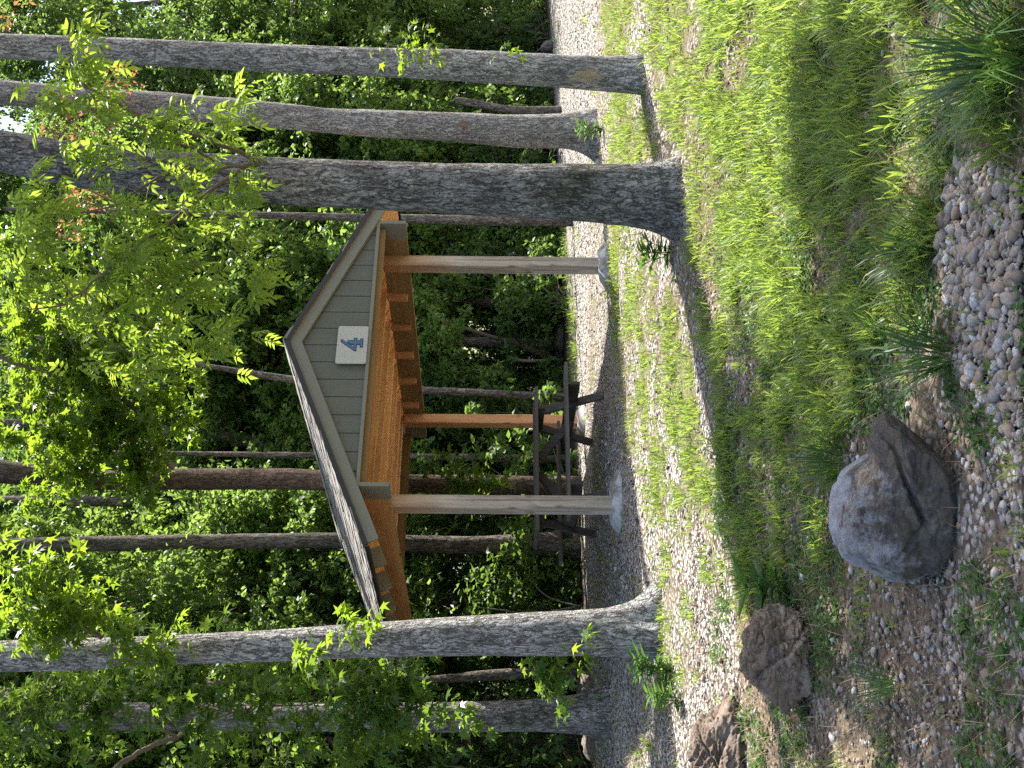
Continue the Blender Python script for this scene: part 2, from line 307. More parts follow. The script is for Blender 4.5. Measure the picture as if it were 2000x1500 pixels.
def rock_mat(name, c1, c2, pale, pamt, streak, bias=(0, 0, 0)):
    m = NT(name); v = m.addv(m.coord((1, 1, 1)), m.noise(m.coord((1, 1, 1)), 5, 4, .65, out='Color'), .22)
    b = m.noise(v, 7, 8, .7); f = m.noise(m.coord((1, 1, 1)), 70, 6, .75); g = m.noise(m.coord((1, 1, 1)), 19, 7, .75)
    c = m.mix(m.ramp(b, [(.34, (0, 0, 0)), (.66, (1, 1, 1))]), c1, c2)
    st = m.noise(m.coord((3, 3, 9)), 2.2, 7, .7, 1.4); c = m.mix(m.math('MULTIPLY', m.ramp(st, [(.48, (0, 0, 0)), (.60, (1, 1, 1))]), .75), c, streak)
    tc = m.n('TexCoord'); sp = m.n('SeparateXYZ'); m.t.links.new(tc.outputs['Object'], sp.inputs[0])
    w_ = m.math('ADD', m.math('MULTIPLY', sp.outputs[0], bias[0]), m.math('ADD', m.math('MULTIPLY', sp.outputs[1], bias[1]), m.math('MULTIPLY', sp.outputs[2], bias[2])))
    lp = m.math('ADD', m.math('ADD', m.math('MULTIPLY', m.noise(v, 4.5, 3), .45), m.math('MULTIPLY', g, .55)), w_)
    lm = m.math('MULTIPLY', m.ramp(lp, [(.49, (0, 0, 0)), (.56, (.55, .55, .55)), (.68, (1, 1, 1))]), pamt); lm = m.math('MULTIPLY', lm, m.ramp(f, [(.3, (.25, .25, .25)), (.6, (1, 1, 1))])); c = m.mix(lm, c, pale)
    c = m.mix(m.ramp(f, [(.45, (0, 0, 0)), (.75, (.8, .8, .8))]), c, m.mix(.6, c, (.02, .02, .02)))
    return m.done(m.pbr(c, .85, m.bump(m.math('ADD', m.math('MULTIPLY', g, .8), m.math('MULTIPLY', f, .6)), .9, .018), .22))
M_ROCK_BIG = rock_mat('lichen_boulder', (.080, .066, .052), (.165, .135, .108), (.42, .44, .48), .9, (.034, .035, .040), (-.30, .40, .35))
M_ROCK_TAN = rock_mat('tan_boulder', (.16, .115, .082), (.32, .235, .165), (.42, .34, .26), .5, (.07, .058, .05))
M_ROCK_SPLIT = rock_mat('split_boulder', (.11, .08, .06), (.21, .155, .115), (.42, .35, .29), .5, (.05, .033, .024), (0, 0, .3))
M_ROCK_FLAT = rock_mat('edging_stone', (.14, .115, .095), (.24, .20, .165), (.34, .32, .30), .3, (.07, .055, .045))
_m = NT('gravel_stone'); _gi = _m.n('NewGeometry'); _cc = _m.ramp(_gi.outputs['Random Per Island'], [(0, (.17, .13, .10)), (.2, (.33, .24, .165)), (.36, (.26, .235, .215)), (.45, (.30, .27, .24)), (.64, (.31, .225, .16)), (.82, (.40, .375, .35)), (1, (.55, .53, .51))])
_g = _m.noise(_m.coord((1, 1, 1)), 90, 5, .7); M_GRAVEL = _m.done(_m.pbr(_m.mix(_m.ramp(_g, [(.35, (0, 0, 0)), (.75, (.85, .85, .85))]), _cc, (.13, .105, .085)), .85, _m.bump(_g, .3, .004), .25))
_m = NT('pale_gravel_stone'); _gi = _m.n('NewGeometry'); _cc = _m.ramp(_gi.outputs['Random Per Island'], [(0, (.15, .14, .13)), (.25, (.29, .275, .255)), (.55, (.39, .37, .35)), (.8, (.33, .30, .27)), (1, (.54, .53, .51))])
M_GRAVEL_PALE = _m.done(_m.pbr(_cc, .85, None, .2))

# ---------------------------------------------------------------- ground
def ground_mat():
    m = NT('gravelly_ground'); v = m.addv(m.coord((1, 1, 1)), m.noise(m.coord((1, 1, 1)), 12, 2, out='Color'), .04)
    vc = m.vor(v, 30, 'F1', 'Color'); vd = m.vor(v, 30, 'F1'); sp = m.n('SeparateColor'); m.t.links.new(vc, sp.inputs[0])
    stone = m.ramp(sp.outputs[0], [(0, (.16, .135, .115)), (.3, (.27, .25, .23)), (.6, (.36, .34, .315)), (1, (.50, .48, .46))])
    stone = m.mix(m.ramp(vd, [(.42, (0, 0, 0)), (.62, (1, 1, 1))]), stone, (.07, .055, .042))
    soil = m.mix(m.ramp(m.noise(v, 34, 7, .75), [(.36, (0, 0, 0)), (.70, (1, 1, 1))]), (.045, .034, .024), (.235, .18, .125))
    at_ = m.n('Attribute', attribute_name='cover'); spc = m.n('SeparateColor'); m.t.links.new(at_.outputs['Color'], spc.inputs[0])
    nz = m.noise(m.coord((1, 1, 1)), 3.0, 6, .7)
    k = m.ramp(m.math('ADD', spc.outputs[0], m.math('MULTIPLY', m.math('SUBTRACT', nz, .5), 1.3)), [(.35, (0, 0, 0)), (.65, (1, 1, 1))])
    c = m.mix(k, stone, soil)
    g = m.ramp(m.math('ADD', spc.outputs[1], m.math('MULTIPLY', m.math('SUBTRACT', m.noise(m.coord((1, 1, 1)), 5, 6, .75), .5), 1.4)), [(.40, (0, 0, 0)), (.75, (1, 1, 1))])
    c = m.mix(m.math('MULTIPLY', g, .7), c, m.mix(m.noise(v, 60, 4), (.055, .08, .02), (.17, .17, .06)))
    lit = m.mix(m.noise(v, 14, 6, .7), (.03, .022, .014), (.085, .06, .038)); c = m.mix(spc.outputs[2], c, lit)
    h = m.math('ADD', m.math('MULTIPLY', m.math('SUBTRACT', .6, vd), 1.0), m.math('MULTIPLY', m.noise(v, 40, 4), .6))
    return m.done(m.pbr(c, .92, m.bump(h, .8, .02), .12))
E0, E1 = np.array([-4.4, 12.6]), np.array([8.4, 24.8])      # the edge of the wood
ED = (E1 - E0) / np.linalg.norm(E1 - E0); EN = np.array([-ED[1], ED[0]])
def edge_d(x, y): return (np.asarray(x) - E0[0]) * EN[0] + (np.asarray(y) - E0[1]) * EN[1]
GP = dict(
    lawn=gpoly([(1262, 0), (1262, 90), (1300, 250), (1345, 300), (1345, 470), (1395, 560), (1450, 640), (1500, 720), (1640, 700), (1800, 640), (1830, 470), (1860, 330), (1880, 240), (1999, 330), (1999, -120), (1262, -120)]),
    strip=gpoly([(1193, 330), (1198, 470), (1200, 600), (1208, 720), (1222, 890), (1240, 890), (1262, 720), (1240, 560), (1245, 330)]),
    far=gpoly([(1076, 300), (1090, 480), (1100, 560), (1110, 760), (1135, 800), (1128, 640), (1118, 520), (1100, 400)]),
    mid=gpoly([(1175, -100), (1185, 180), (1196, 330), (1290, 300), (1262, 190), (1255, -100)]),
    shade=gpoly([(1345, 480), (1365, 560), (1400, 800), (1425, 1000), (1450, 1120), (1505, 1110), (1500, 800), (1450, 640)]),
    front=gpoly([(1240, 500), (1250, 900), (1270, 1130), (1400, 1130), (1390, 950), (1350, 700), (1310, 560), (1290, 480)]),
    rocks=gpoly([(1450, 700), (1650, 700), (1720, 740), (1640, 900), (1630, 1170), (1450, 1150)]),
    base=gpoly([(1270, 1130), (1290, 1250), (1290, 1380), (1370, 1330), (1350, 1130)]),
    stones=gpoly([(1830, 470), (1860, 330), (1905, 300), (1999, 340), (1999, 880), (1900, 760), (1870, 640)]))
GW = dict(lawn=1.0, strip=.62, far=.6, mid=.55, shade=.75, rocks=.55, base=.45, front=.48)
def grassy(x, y):
    d = np.zeros(np.shape(x))
    for k, wt in GW.items(): d = np.maximum(d, wt * inpoly(x, y, GP[k]))
    core = inpoly(x, y, GP['lawn']); d = np.where(inpoly(x, y, GP['stones']), 0, d)
    nz = n2(x, y, 1.6, 21, 4)
    return np.clip(d * (1 + 1.1 * nz + .9 * n2(x, y, 5.5, 23, 2)) + .22 * np.clip(nz + .1, 0, 1) * (d == 0), np.where(core & (d > 0), .34, 0), 1.3)
xs = np.unique(np.concatenate([np.linspace(-220, -14, 14), np.linspace(-14, -5, 25), np.linspace(-5, 6, 221), np.linspace(6, 16, 35), np.linspace(16, 220, 14)]))
ys = np.unique(np.concatenate([np.linspace(-120, 2, 14), np.linspace(2, 9, 176), np.linspace(9, 18, 121), np.linspace(18, 32, 70), np.linspace(32, 300, 20)]))
X, Y = np.meshgrid(xs, ys); Z = gz(X, Y) + .010 * n2(X, Y, 5, 5, 3)
nx, ny = len(xs), len(ys); I = (np.arange(ny - 1)[:, None] * nx + np.arange(nx - 1)[None, :]).ravel()
gme = mesh_np('ground', np.stack([X, Y, Z], -1).reshape(-1, 3), [np.stack([I, I + 1, I + nx + 1, I + nx], -1)], True)
at_ = gme.color_attributes.new('cover', 'FLOAT_COLOR', 'POINT')
ed = edge_d(X, Y); gr = grassy(X, Y)
soil = .30 + .35 * n2(X, Y, .8, 31, 3) - .5 * ss(8.5, 10.5, Y) * (ed < 0) + .25 * (Y < 6.5) + .35 * np.clip(gr, 0, 1)
soil = np.where(inpoly(X, Y, GP['stones']), .1, soil)
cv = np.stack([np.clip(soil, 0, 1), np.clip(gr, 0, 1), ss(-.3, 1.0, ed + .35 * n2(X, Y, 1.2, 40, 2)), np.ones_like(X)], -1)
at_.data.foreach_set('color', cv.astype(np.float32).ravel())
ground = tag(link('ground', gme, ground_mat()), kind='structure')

# ---------------------------------------------------------------- picnic shelter
TH = 0.5553; W, L, ZB, ZA, SL = 2.914, 3.457, 2.174, 3.242, 0.426
OV = 0.6; HB = .286; A0 = np.array([-1.1642, 10.6335, 0.0])
shelter = thing('picnic_shelter', 'open wooden picnic shelter with grey-green gable, shingle roof and cedar posts on gravel', 'shelter', A0, TH)
CA = W / 2
def footing(a, b, seed, r=.27, h_=.085):
    th = np.linspace(0, 2 * np.pi, 20, endpoint=False); rr = r * (1 + .22 * fbm(np.stack([np.cos(th) * 1.3 + seed, np.sin(th) * 1.3, th * 0], -1), seed))
    V = [(a, b, h_)]
    for k, (f_, z) in enumerate(((.52, h_), (.62, h_ - .006), (.98, .012), (1.02, -.12))):
        for i, t in enumerate(th): V.append((a + f_ * rr[i] * math.cos(t), b + f_ * rr[i] * math.sin(t), z + (.012 * math.sin(3 * t + seed) if k < 3 else 0)))
    n = 20; Fq, Ft = [], []
    for i in range(n):
        j = (i + 1) % n; Ft.append((0, 1 + i, 1 + j))
        for k in range(3): Fq.append((1 + k * n + i, 1 + (k + 1) * n + i, 1 + (k + 1) * n + j, 1 + k * n + j))
    return link('footing', mesh_np('footing', V, [Ft, Fq], True), M_CONC, shelter)
for k, (a, b) in enumerate(((0, 0), (W, 0), (W, L), (0, L))):
    footing(a, b, k + 2, .30 if k < 2 else .26)
    top = ZB + HB - .01
    p = MB().box((0, 0, (top + .075) / 2), (.14, .14, top - .075)).build('post', (M_POST, M_POST, M_CEDAR_Z, M_POST)[k], shelter, .006); p.location = (a, b, 0)
    if k == 2: p['label'] = 'orange cedar post, unweathered'
for a in (-.07 - .0195, W + .07 + .0195):
    bm = MB().box((a, L / 2, ZB + HB / 2), (.037, L + 2 * OV, HB)).build('beam', M_TREATED if a > 1 else M_CEDAR_Y, shelter, .003)
    for e in (-1, 1):       # the painted outer ends of the beam
        y0 = L / 2 + e * (L / 2 + OV)
        MB().box((a, y0 - e * .135, ZB + HB / 2), (.042, .275, HB + .005)).build('painted_end', M_PAINT, bm, .003)
TB = [0.0, .61, 1.22, 1.83, 2.44, 3.05, 3.5]
ze = lambda a: ZA - SL * abs(a - CA)     # upper face of the fascia / top of rafters
zc0 = ZB + HB + .002
AE = CA + .68 + .03
for b in TB:
    JO = MB().box((CA, b + .0, zc0 + .07), (W + .20, .038, .14)).build('ceiling_joist', M_CEDAR_X, shelter, .007)
    if b > 0: MB().box((CA, b - .0195, zc0 + .007), (W + .06, .006, .013)).build('lit_edge', M_LIT_EDGE, JO)  # pale strip added for the light caught along the joist's lower edge
    for sgn in (-1, 1):
        p0 = (CA + sgn * .02, b + .04, ZA - .085); a1 = CA + sgn * (CA + .62); p1 = (a1, b + .04, ZA - SL * (CA + .62) - .085)
        r = MB().beam(p0, p1, .038, .125).build('rafter', M_CEDAR_X, shelter, .003)
        d = (np.array(p1) - np.array(p0)); d /= np.linalg.norm(d)
        MB().beam(np.array(p1) - d * .19, np.array(p1) + d * .002, .043, .130).build('painted_tail', M_PAINT, r, .003)
for a, sgn in ((W + .07 - .021, 1), (-.07 + .021, -1)):
    for b in TB[1:6]:
        MB().box((a - sgn * .024, b + .045, ZB + .055 + .115), (.088, .045, .23)).build('cleat', M_CEDAR_Z, shelter, .003)
# roof deck and shingles
cs, sn = 1 / math.sqrt(1 + SL * SL), SL / math.sqrt(1 + SL * SL)
rng = np.random.default_rng(11)
B0, B1 = -OV - .045, L + OV + .045
for sgn in (-1, 1):
    MB().beam((CA + sgn * .008, (B0 + B1) / 2, ZA + .008), (CA + sgn * (CA + .70), (B0 + B1) / 2, ZA + .008 - SL * (CA + .692)), B1 - B0 - .02, .014, (0, 0, 1)).build('roof_deck', M_CEDAR_X, shelter)
    ln = (CA + .72) / cs; mb = MB(); nC = 22; ex = ln / nC
    Mx = np.array([[sgn * cs, 0, sgn * sn], [0, 1, 0], [-sn, 0, cs]])
    for k in range(nC):
        y = B0 + rng.uniform(-.25, 0)
        while y < B1:
            wd = rng.choice([.14, .19, .26, .33]); y0, y1 = max(y, B0 - rng.uniform(0, .012)), min(y + wd - .004, B1)
            if y1 > y0 + .02:
                up = rng.uniform(.012, .032); ss_ = (k + .5) * ex + rng.uniform(-.012, .012)
                loc = Mx @ np.array([ss_ + .03, 0, .016 + up * .5 + .006]); tilt = np.array([[math.cos(.045), 0, math.sin(.045)], [0, 1, 0], [-math.sin(.045), 0, math.cos(.045)]])
                mb.box((CA + loc[0], (y0 + y1) / 2, ZA + loc[2] + .004), (ex + .05, y1 - y0, .009), Mx @ tilt.T)
            y += wd
    mb.build('shingles', M_SHINGLE, shelter)
    for b_ in (B0 - .004, B1 + .004):       # dark drip edge along the rake
        MB().beam((CA + sgn * .004, b_, ZA + .020), (CA + sgn * (CA + .71), b_, ZA + .020 - SL * (CA + .706)), .012, .048).build('drip_edge', M_DRIP, shelter)
    a_ = CA + sgn * (CA + .722); MB().box((a_, L / 2, ZA - SL * (CA + .70) + .012), (.014, B1 - B0 + .02, .062)).build('drip_edge', M_DRIP, shelter)
mb = MB(); y = B0
while y < B1:
    for sgn in (-1, 1): mb.box((CA + sgn * .072, y + .07, ZA + .052 - SL * .072 + rng.uniform(0, .006)), (.155, .15, .009), np.array([[cs, 0, sgn * sn], [0, 1, 0], [-sgn * sn, 0, cs]]) @ np.eye(3))
    y += .145
mb.build('ridge_cap', M_SHINGLE, shelter)
# gables: grooved siding, rake boards, bottom trim
for e, bb in ((-1, -OV), (1, L + OV)):
    zt = 2.444; a0, a1 = CA - (ZA - .12 - zt) / SL, CA + (ZA - .12 - zt) / SL
    g = MB().prism([(a0, bb - e * .03, zt + .02), (a1, bb - e * .03, zt + .02), (CA, bb - e * .03, ZA - .06)], (0, -e * .014, 0)).build('gable_wall', M_SIDING, shelter)
    mb = MB(); k = -8
    while k < 9:                    # raised boards between the grooves
        l_, r_ = CA - .01 + k * .199 + .005, CA - .01 + (k + 1) * .199 - .005
        zl, zr = ZA - .06 - SL * abs(l_ - CA), ZA - .06 - SL * abs(r_ - CA)
        pts = [(l_, bb - e * .03, zt + .03), (r_, bb - e * .03, zt + .03)]
        if min(zl, zr) > zt + .06:
            pts += [(r_, bb - e * .03, zr)] + ([(CA, bb - e * .03, ZA - .06)] if l_ < CA < r_ else []) + [(l_, bb - e * .03, zl)]; mb.prism(pts, (0, e * .009, 0))
        k += 1
    mb.build('siding_board', M_SIDING, g)
    MB().box((CA, bb - e * .008, zt + .016), (a1 - a0 - .10, .022, .034)).build('bottom_trim', M_PAINT, g, .002)
    MB().box((CA, bb - e * .085, 2.388 + .07), (W + .10, .038, .14)).build('gable_chord', M_TREATED_X, shelter, .003)
    for sgn in (-1, 1):
        al = CA + .66
        pts = [(CA, bb, ZA), (CA + sgn * (al + .022), bb, ZA - SL * (al + .022)), (CA + sgn * (al - .03), bb, ZA - SL * (al - .03) - .118), (CA, bb, ZA - .124)]
        MB().prism(pts, (0, e * .022, 0)).build('rake_board', M_PAINT, shelter)
        MB().beam((CA, bb + e * .004, ZA - .126), (CA + sgn * (al - .62), bb + e * .004, ZA - .126 - SL * (al - .62)), .008, .004).build('edge_strip', M_CAULK, g)
def inshelter(a, b, z): return A0 + np.array([a * math.cos(TH) - b * math.sin(TH), a * math.sin(TH) + b * math.cos(TH), z])
# number plate on the gable
sg = thing('number_sign', 'white metal plate with blue number 4 on grey gable of the shelter', 'sign', inshelter(1.426, -OV - .012, 2.622), TH)
def rrect(w_, h_, r, y):
    P = []
    for cx, cz, s0 in ((w_ / 2 - r, h_ / 2 - r, 0), (-w_ / 2 + r, h_ / 2 - r, 90), (-w_ / 2 + r, -h_ / 2 + r, 180), (w_ / 2 - r, -h_ / 2 + r, 270)):
        for k in range(5): t = math.radians(s0 + k * 22.5); P.append((cx + r * math.cos(t), y, cz + r * math.sin(t)))
    return P
MB().prism(rrect(.442, .297, .022, 0), (0, -.004, 0)).build('plate_rim', M_EDGE, sg)
MB().prism(rrect(.430, .285, .018, -.0042), (0, -.002, 0)).build('plate', M_SIGN, sg)
def zp(zx, zy): return ((512 - zy) / 391 * .442, (793 - zx) / 312 * .297)     # numeral drawn from the plate's own proportions
def numeral(g):
    q = lambda *pts: [zp(*p) for p in pts]
    return [q((676 - g, 462 - g), (690 + g * .3, 462 - g), (838 + g, 560), (838 + g, 575 + g), (822, 575 + g), (676 - g, 484)),
            q((812 - g, 446 - g), (838 + g, 446 - g), (838 + g, 574), (812 - g, 574)),
            q((746 - g, 470 - g), (880, 470 - g), (880, 510 + g), (772, 510 + g), (746 - g, 492)),
            q((878 - g, 452 - g), (901 + g, 452 - g), (901 + g, 536 + g), (878 - g, 536 + g))]
for g, y, mt, nm in ((4.5, -.0065, M_NAVY, 'numeral_outline'), (-2.5, -.0095, M_BLUE, 'numeral')):
    mb = MB()
    for k, pl in enumerate(numeral(g)): mb.prism([(x, y - k * .0004, z) for x, z in pl], (0, -.0022, 0))
    mb.build(nm, mt, sg)
for z in (.137, -.137): MB().prism([(.0045 * math.cos(t), -.0062, z + .0045 * math.sin(t)) for t in np.linspace(0, 2 * np.pi, 8, endpoint=False)], (0, -.002, 0)).build('screw', M_SCREW, sg)

def onroof(px, py):                 # where a line of sight meets the near roof slope
    d = ray(px, py); N = np.array([-SL * math.cos(TH), -SL * math.sin(TH), 1.0]); R0_ = inshelter(CA, 0, ZA + .045); t = ((R0_ - CAM) @ N) / (d @ N); return CAM + t * d
tw = smoothpath([onroof(646, 962), onroof(661, 1000), onroof(676, 1040), onroof(700, 1120), onroof(735, 1212)], 5); V_, Q_ = tube_np(tw, np.linspace(.006, .014, len(tw)), 6)
_o = link('branch_shape', mesh_np('branch_shape', V_ - tw[0], [Q_], True), M_TWIG); _o.location = tw[0]; tag(_o, 'dark line of a lifted shingle edge on the shelter roof', 'branch')  # branch form added to stand for the dark line of a lifted shingle edge

# ---------------------------------------------------------------- picnic table
TT = math.radians(27); TL, TW = 1.76, .74
nr = at(1046, 750, 12.7); nr[2] = 0
tb = thing('picnic_table', 'weathered grey wooden picnic table with attached benches under the shelter roof', 'table', (nr[0] - TL * math.cos(TT), nr[1] - TL * math.sin(TT), 0), TT)
rt = random.Random(3)
for k in range(5):
    MB().box((TL / 2 + rt.uniform(-.03, .03), (k + .5) * TW / 5, .735 + rt.uniform(-.003, .003)), (TL + rt.uniform(-.05, .04), TW / 5 - .008, .036)).build('tabletop_board', M_OLDWOOD, tb, .004)
for s, nm in ((-1, 'bench'), (1, 'bench')):
    yb = -.38 if s < 0 else TW + .38
    be = MB().box((TL / 2 + (.0 if s < 0 else -.02), yb - .07 * 1, .425), (TL + .04, .13, .036)).build('bench', M_OLDWOOD, tb, .004)
    MB().box((TL / 2 - .01, yb + .07, .423), (TL - .02, .13, .036)).build('bench_board', M_OLDWOOD, be, .004)
for x in (.30, TL - .28):
    MB().box((x, TW / 2, .685), (.038, TW - .06, .088)).build('top_support', M_OLDWOOD_Z, tb, .003)
    MB().box((x + .04, TW / 2, .345), (.038, TW + 1.02, .14)).build('bench_support', M_OLDWOOD_Z, tb, .003)
    for s in (-1, 1):
        MB().beam((x, TW / 2 + s * .20, .715), (x, TW / 2 + s * .66, 0.0), .038, .09, (1, 0, 0)).build('leg', M_OLDWOOD_Z, tb, .003)
    sx = 1 if x < 1 else -1
    MB().beam((x + sx * .02, TW / 2, .32), (x + sx * .50, TW / 2, .70), .09, .038, (0, 1, 0)).build('brace', M_OLDWOOD_Z, tb, .003)

# ---------------------------------------------------------------- boulders
def ico(n):
    import bmesh
    bm = bmesh.new(); bmesh.ops.create_icosphere(bm, subdivisions=n, radius=1.0); bm.verts.ensure_lookup_table()
    V = np.array([v.co[:] for v in bm.verts]); Fc = np.array([[v.index for v in f.verts] for f in bm.faces]); bm.free(); return V, Fc
I1, I1F = ico(1); I2, I2F = ico(2); I0 = None
def boulder(name, label, loc, rz, sdf, mat, seed, amp=.03, sub=6, fine=.012, cracks=(), strata=0.0):
    D, Fc = ico(sub); lo = np.zeros(len(D)); hi = np.full(len(D), 1.6)
    for _ in range(26):
        md = (lo + hi) / 2; ins = sdf(D * md[:, None]) < 0; lo = np.where(ins, md, lo); hi = np.where(ins, hi, md)
    r = lo * (1 + amp * fbm(D * 2.2 + seed, seed, 3) + fine * fbm(D * 9 + seed, seed + 5, 5, .62) - fine * 2.2 * (1 - np.abs(noise3(D * np.array([4, 4, 9]) + seed, seed + 9))) ** 6 - fine * 2.0 * (1 - np.abs(noise3(D * np.array([3, 6, 3]) + seed + 4, seed + 19))) ** 9)
    P = D * r[:, None]
    if strata: q = (P[:, 2] + .35 * P[:, 0] + .03 * fbm(P * 6, seed, 3)) * 22; r = r * (1 - strata * (ss(.0, .35, q - np.floor(q)) * (1 - ss(.75, 1, q - np.floor(q)))) * (.6 + .8 * noise3(P * 4, seed + 2)))
    for n_, d_, wd, dep, x0, x1 in cracks:          # open cracks across the face
        n_ = np.array(n_, float); n_ /= np.linalg.norm(n_); pl = P @ n_ - d_ + .014 * fbm(P * 9, seed + 3, 3); al = ss(x0, x0 + .06, P[:, 0]) * ss(x1, x1 - .05, P[:, 0]) * (P[:, 1] < .1)
        r = r - dep * al * np.exp(-(pl / wd) ** 2) + dep * .45 * al * ss(.0, -.015, pl) * np.exp(-(pl / (wd * 6)) ** 2)
    o = link(name, mesh_np(name, D * r[:, None], [Fc], True), mat); o.location = loc; o.rotation_euler = (0, 0, rz)
    return tag(o, label, 'rock')
def ell(p, c, r, M=None):
    q = p - np.array(c)
    if M is not None: q = q @ M
    q = q / np.array(r); k = np.linalg.norm(q, axis=1); return (k - 1) * min(r)
def plane(p, n, d): n = np.array(n, float); n /= np.linalg.norm(n); return p @ n - d
def rotz(t): c, s = math.cos(t), math.sin(t); return np.array([[c, -s, 0], [s, c, 0], [0, 0, 1]])
def roty(t): c, s = math.cos(t), math.sin(t); return np.array([[c, 0, s], [0, 1, 0], [-s, 0, c]])
def sd_big(p):                     # a lichened mass at the back with a smooth slab leaning along its front
    a = ell(p, (-.075, .07, .015), (.245, .25, .205)); a = np.maximum(a, plane(p, (.20, -.10, 1), .175)); a = np.maximum(a, plane(p, (.8, .1, .6), .165)); a = np.maximum(a, plane(p, (-.2, -.8, .75), .185)); a = np.maximum(a, plane(p, (-1, -.2, .5), .262))
    b = ell(p, (.045, -.05, -.035), (.315, .20, .135), roty(-.24)); b = np.maximum(b, plane(p, (-.1, -1, .30), .205)); b = np.maximum(b, plane(p, (.85, -.3, -.55), .20)); b = np.maximum(b, plane(p, (-.26, .35, .9), .070)); b = np.maximum(b, plane(p, (.9, 0, .42), .285))
    return np.minimum(a, b)
g = gnd(1845, 965)
boulder('boulder', 'large boulder with pale blue-grey lichen and a diagonal crack, biggest rock in the grass', (g[0] - .02, g[1] + .12, -.34 + .118), 0.0, sd_big, M_ROCK_BIG, 3, .04, 7, .010, [((-.36, 0, .93), .015, .010, .035, -.12, .26), ((.5, 0, .86), -.045, .006, .014, -.26, -.02)])
def sd_tan(p):
    a = ell(p, (0, 0, 0), (.25, .21, .20)); a = np.maximum(a, plane(p, (-.5, -.75, .35), .13)); a = np.maximum(a, plane(p, (.6, -.6, .25), .175)); a = np.maximum(a, plane(p, (.35, .2, 1), .155)); a = np.maximum(a, plane(p, (-1, .1, .8), .175)); return np.minimum(a, ell(p, (.07, -.02, .05), (.14, .15, .115)))
g = gnd(1592, 1297)
boulder('boulder', 'tan faceted boulder between the lichen boulder and the split brown one', (g[0], g[1] + .15, float(gz(g[0], g[1])) + .14), 0.15, sd_tan, M_ROCK_TAN, 8, .10, 7, .035, [((.7, 0, .7), .02, .012, .02, -.2, .2)])
def sd_split(p):
    a = ell(p, (0, 0, -.02), (.46, .24, .20), rotz(.05)); a = np.maximum(a, plane(p, (.05, -.85, .6), .125)); a = np.maximum(a, plane(p, (.62, -.1, .8), .20)); a = np.maximum(a, plane(p, (-.2, .5, 1), .150))
    b = ell(p, (-.10, -.09, -.06), (.28, .14, .15)); b = np.maximum(b, plane(p, (.4, -1, .2), .15)); return np.minimum(a, b)
g = gnd(1452, 1480)
boulder('boulder', 'long brown split boulder with flaking layers beside the tan boulder', (g[0] - .10, g[1] + .16, float(gz(g[0], g[1])) + .11), 0.10, sd_split, M_ROCK_SPLIT, 15, .07, 7, .035, [((.25, 0, .97), .03, .012, .03, -.4, .3), ((-.5, .1, .86), .0, .008, .02, -.4, .3)], .10)
def sd_flat(p): return np.maximum(np.maximum(ell(p, (0, 0, 0), (.30, .20, .14)), plane(p, (.1, -.3, 1), .10)), plane(p, (.8, -.5, .1), .2))
EDG = 'edging stones along the wood edge'
for i, (px, py, s, rz, lab) in enumerate(((1078, 88, .85, .4, 'upright pinkish block of stone beside the scarred trunk at the wood edge'), (1092, 592, .85, .5, 'flat grey stone at the wood edge seen beyond the cedar post'), (1098, 660, 1.0, .8, 'broad dark stone at the wood edge beyond the open shelter'), (1095, 700, .7, .2, 'thin brown stone tipped on edge near the picnic table bench'),
        (1130, 1135, .6, .9, 'low stone at the wood edge between shelter and pale trunk'), (1148, 1345, .9, .3, 'mossy stone at foot of the thin grey woodland trunk'), (1157, 1452, .8, .7, 'dark stone at wood edge beside the leafy grey trunk'), (1168, 318, .28, .5, 'small white stone against the flared foot of the patchy trunk'))):
    g = gnd(px + 2, py); z = float(gz(g[0], g[1]))
    o = boulder('edging_stone', lab, (g[0], g[1] + .1 * s, z + (.10 if i == 0 else .03) * s), rz, sd_flat, M_CONC if i == 7 else M_ROCK_FLAT, 30 + i, .12, 4, .04); o.scale = (s * .62, s * .8, s * 1.6) if i == 0 else ((s * .8, s * .5, s * 1.5) if i == 3 else (s, s, s)); tag(o, group=EDG if i not in (0, 7) else None)
g0 = gnd(1078, 88)

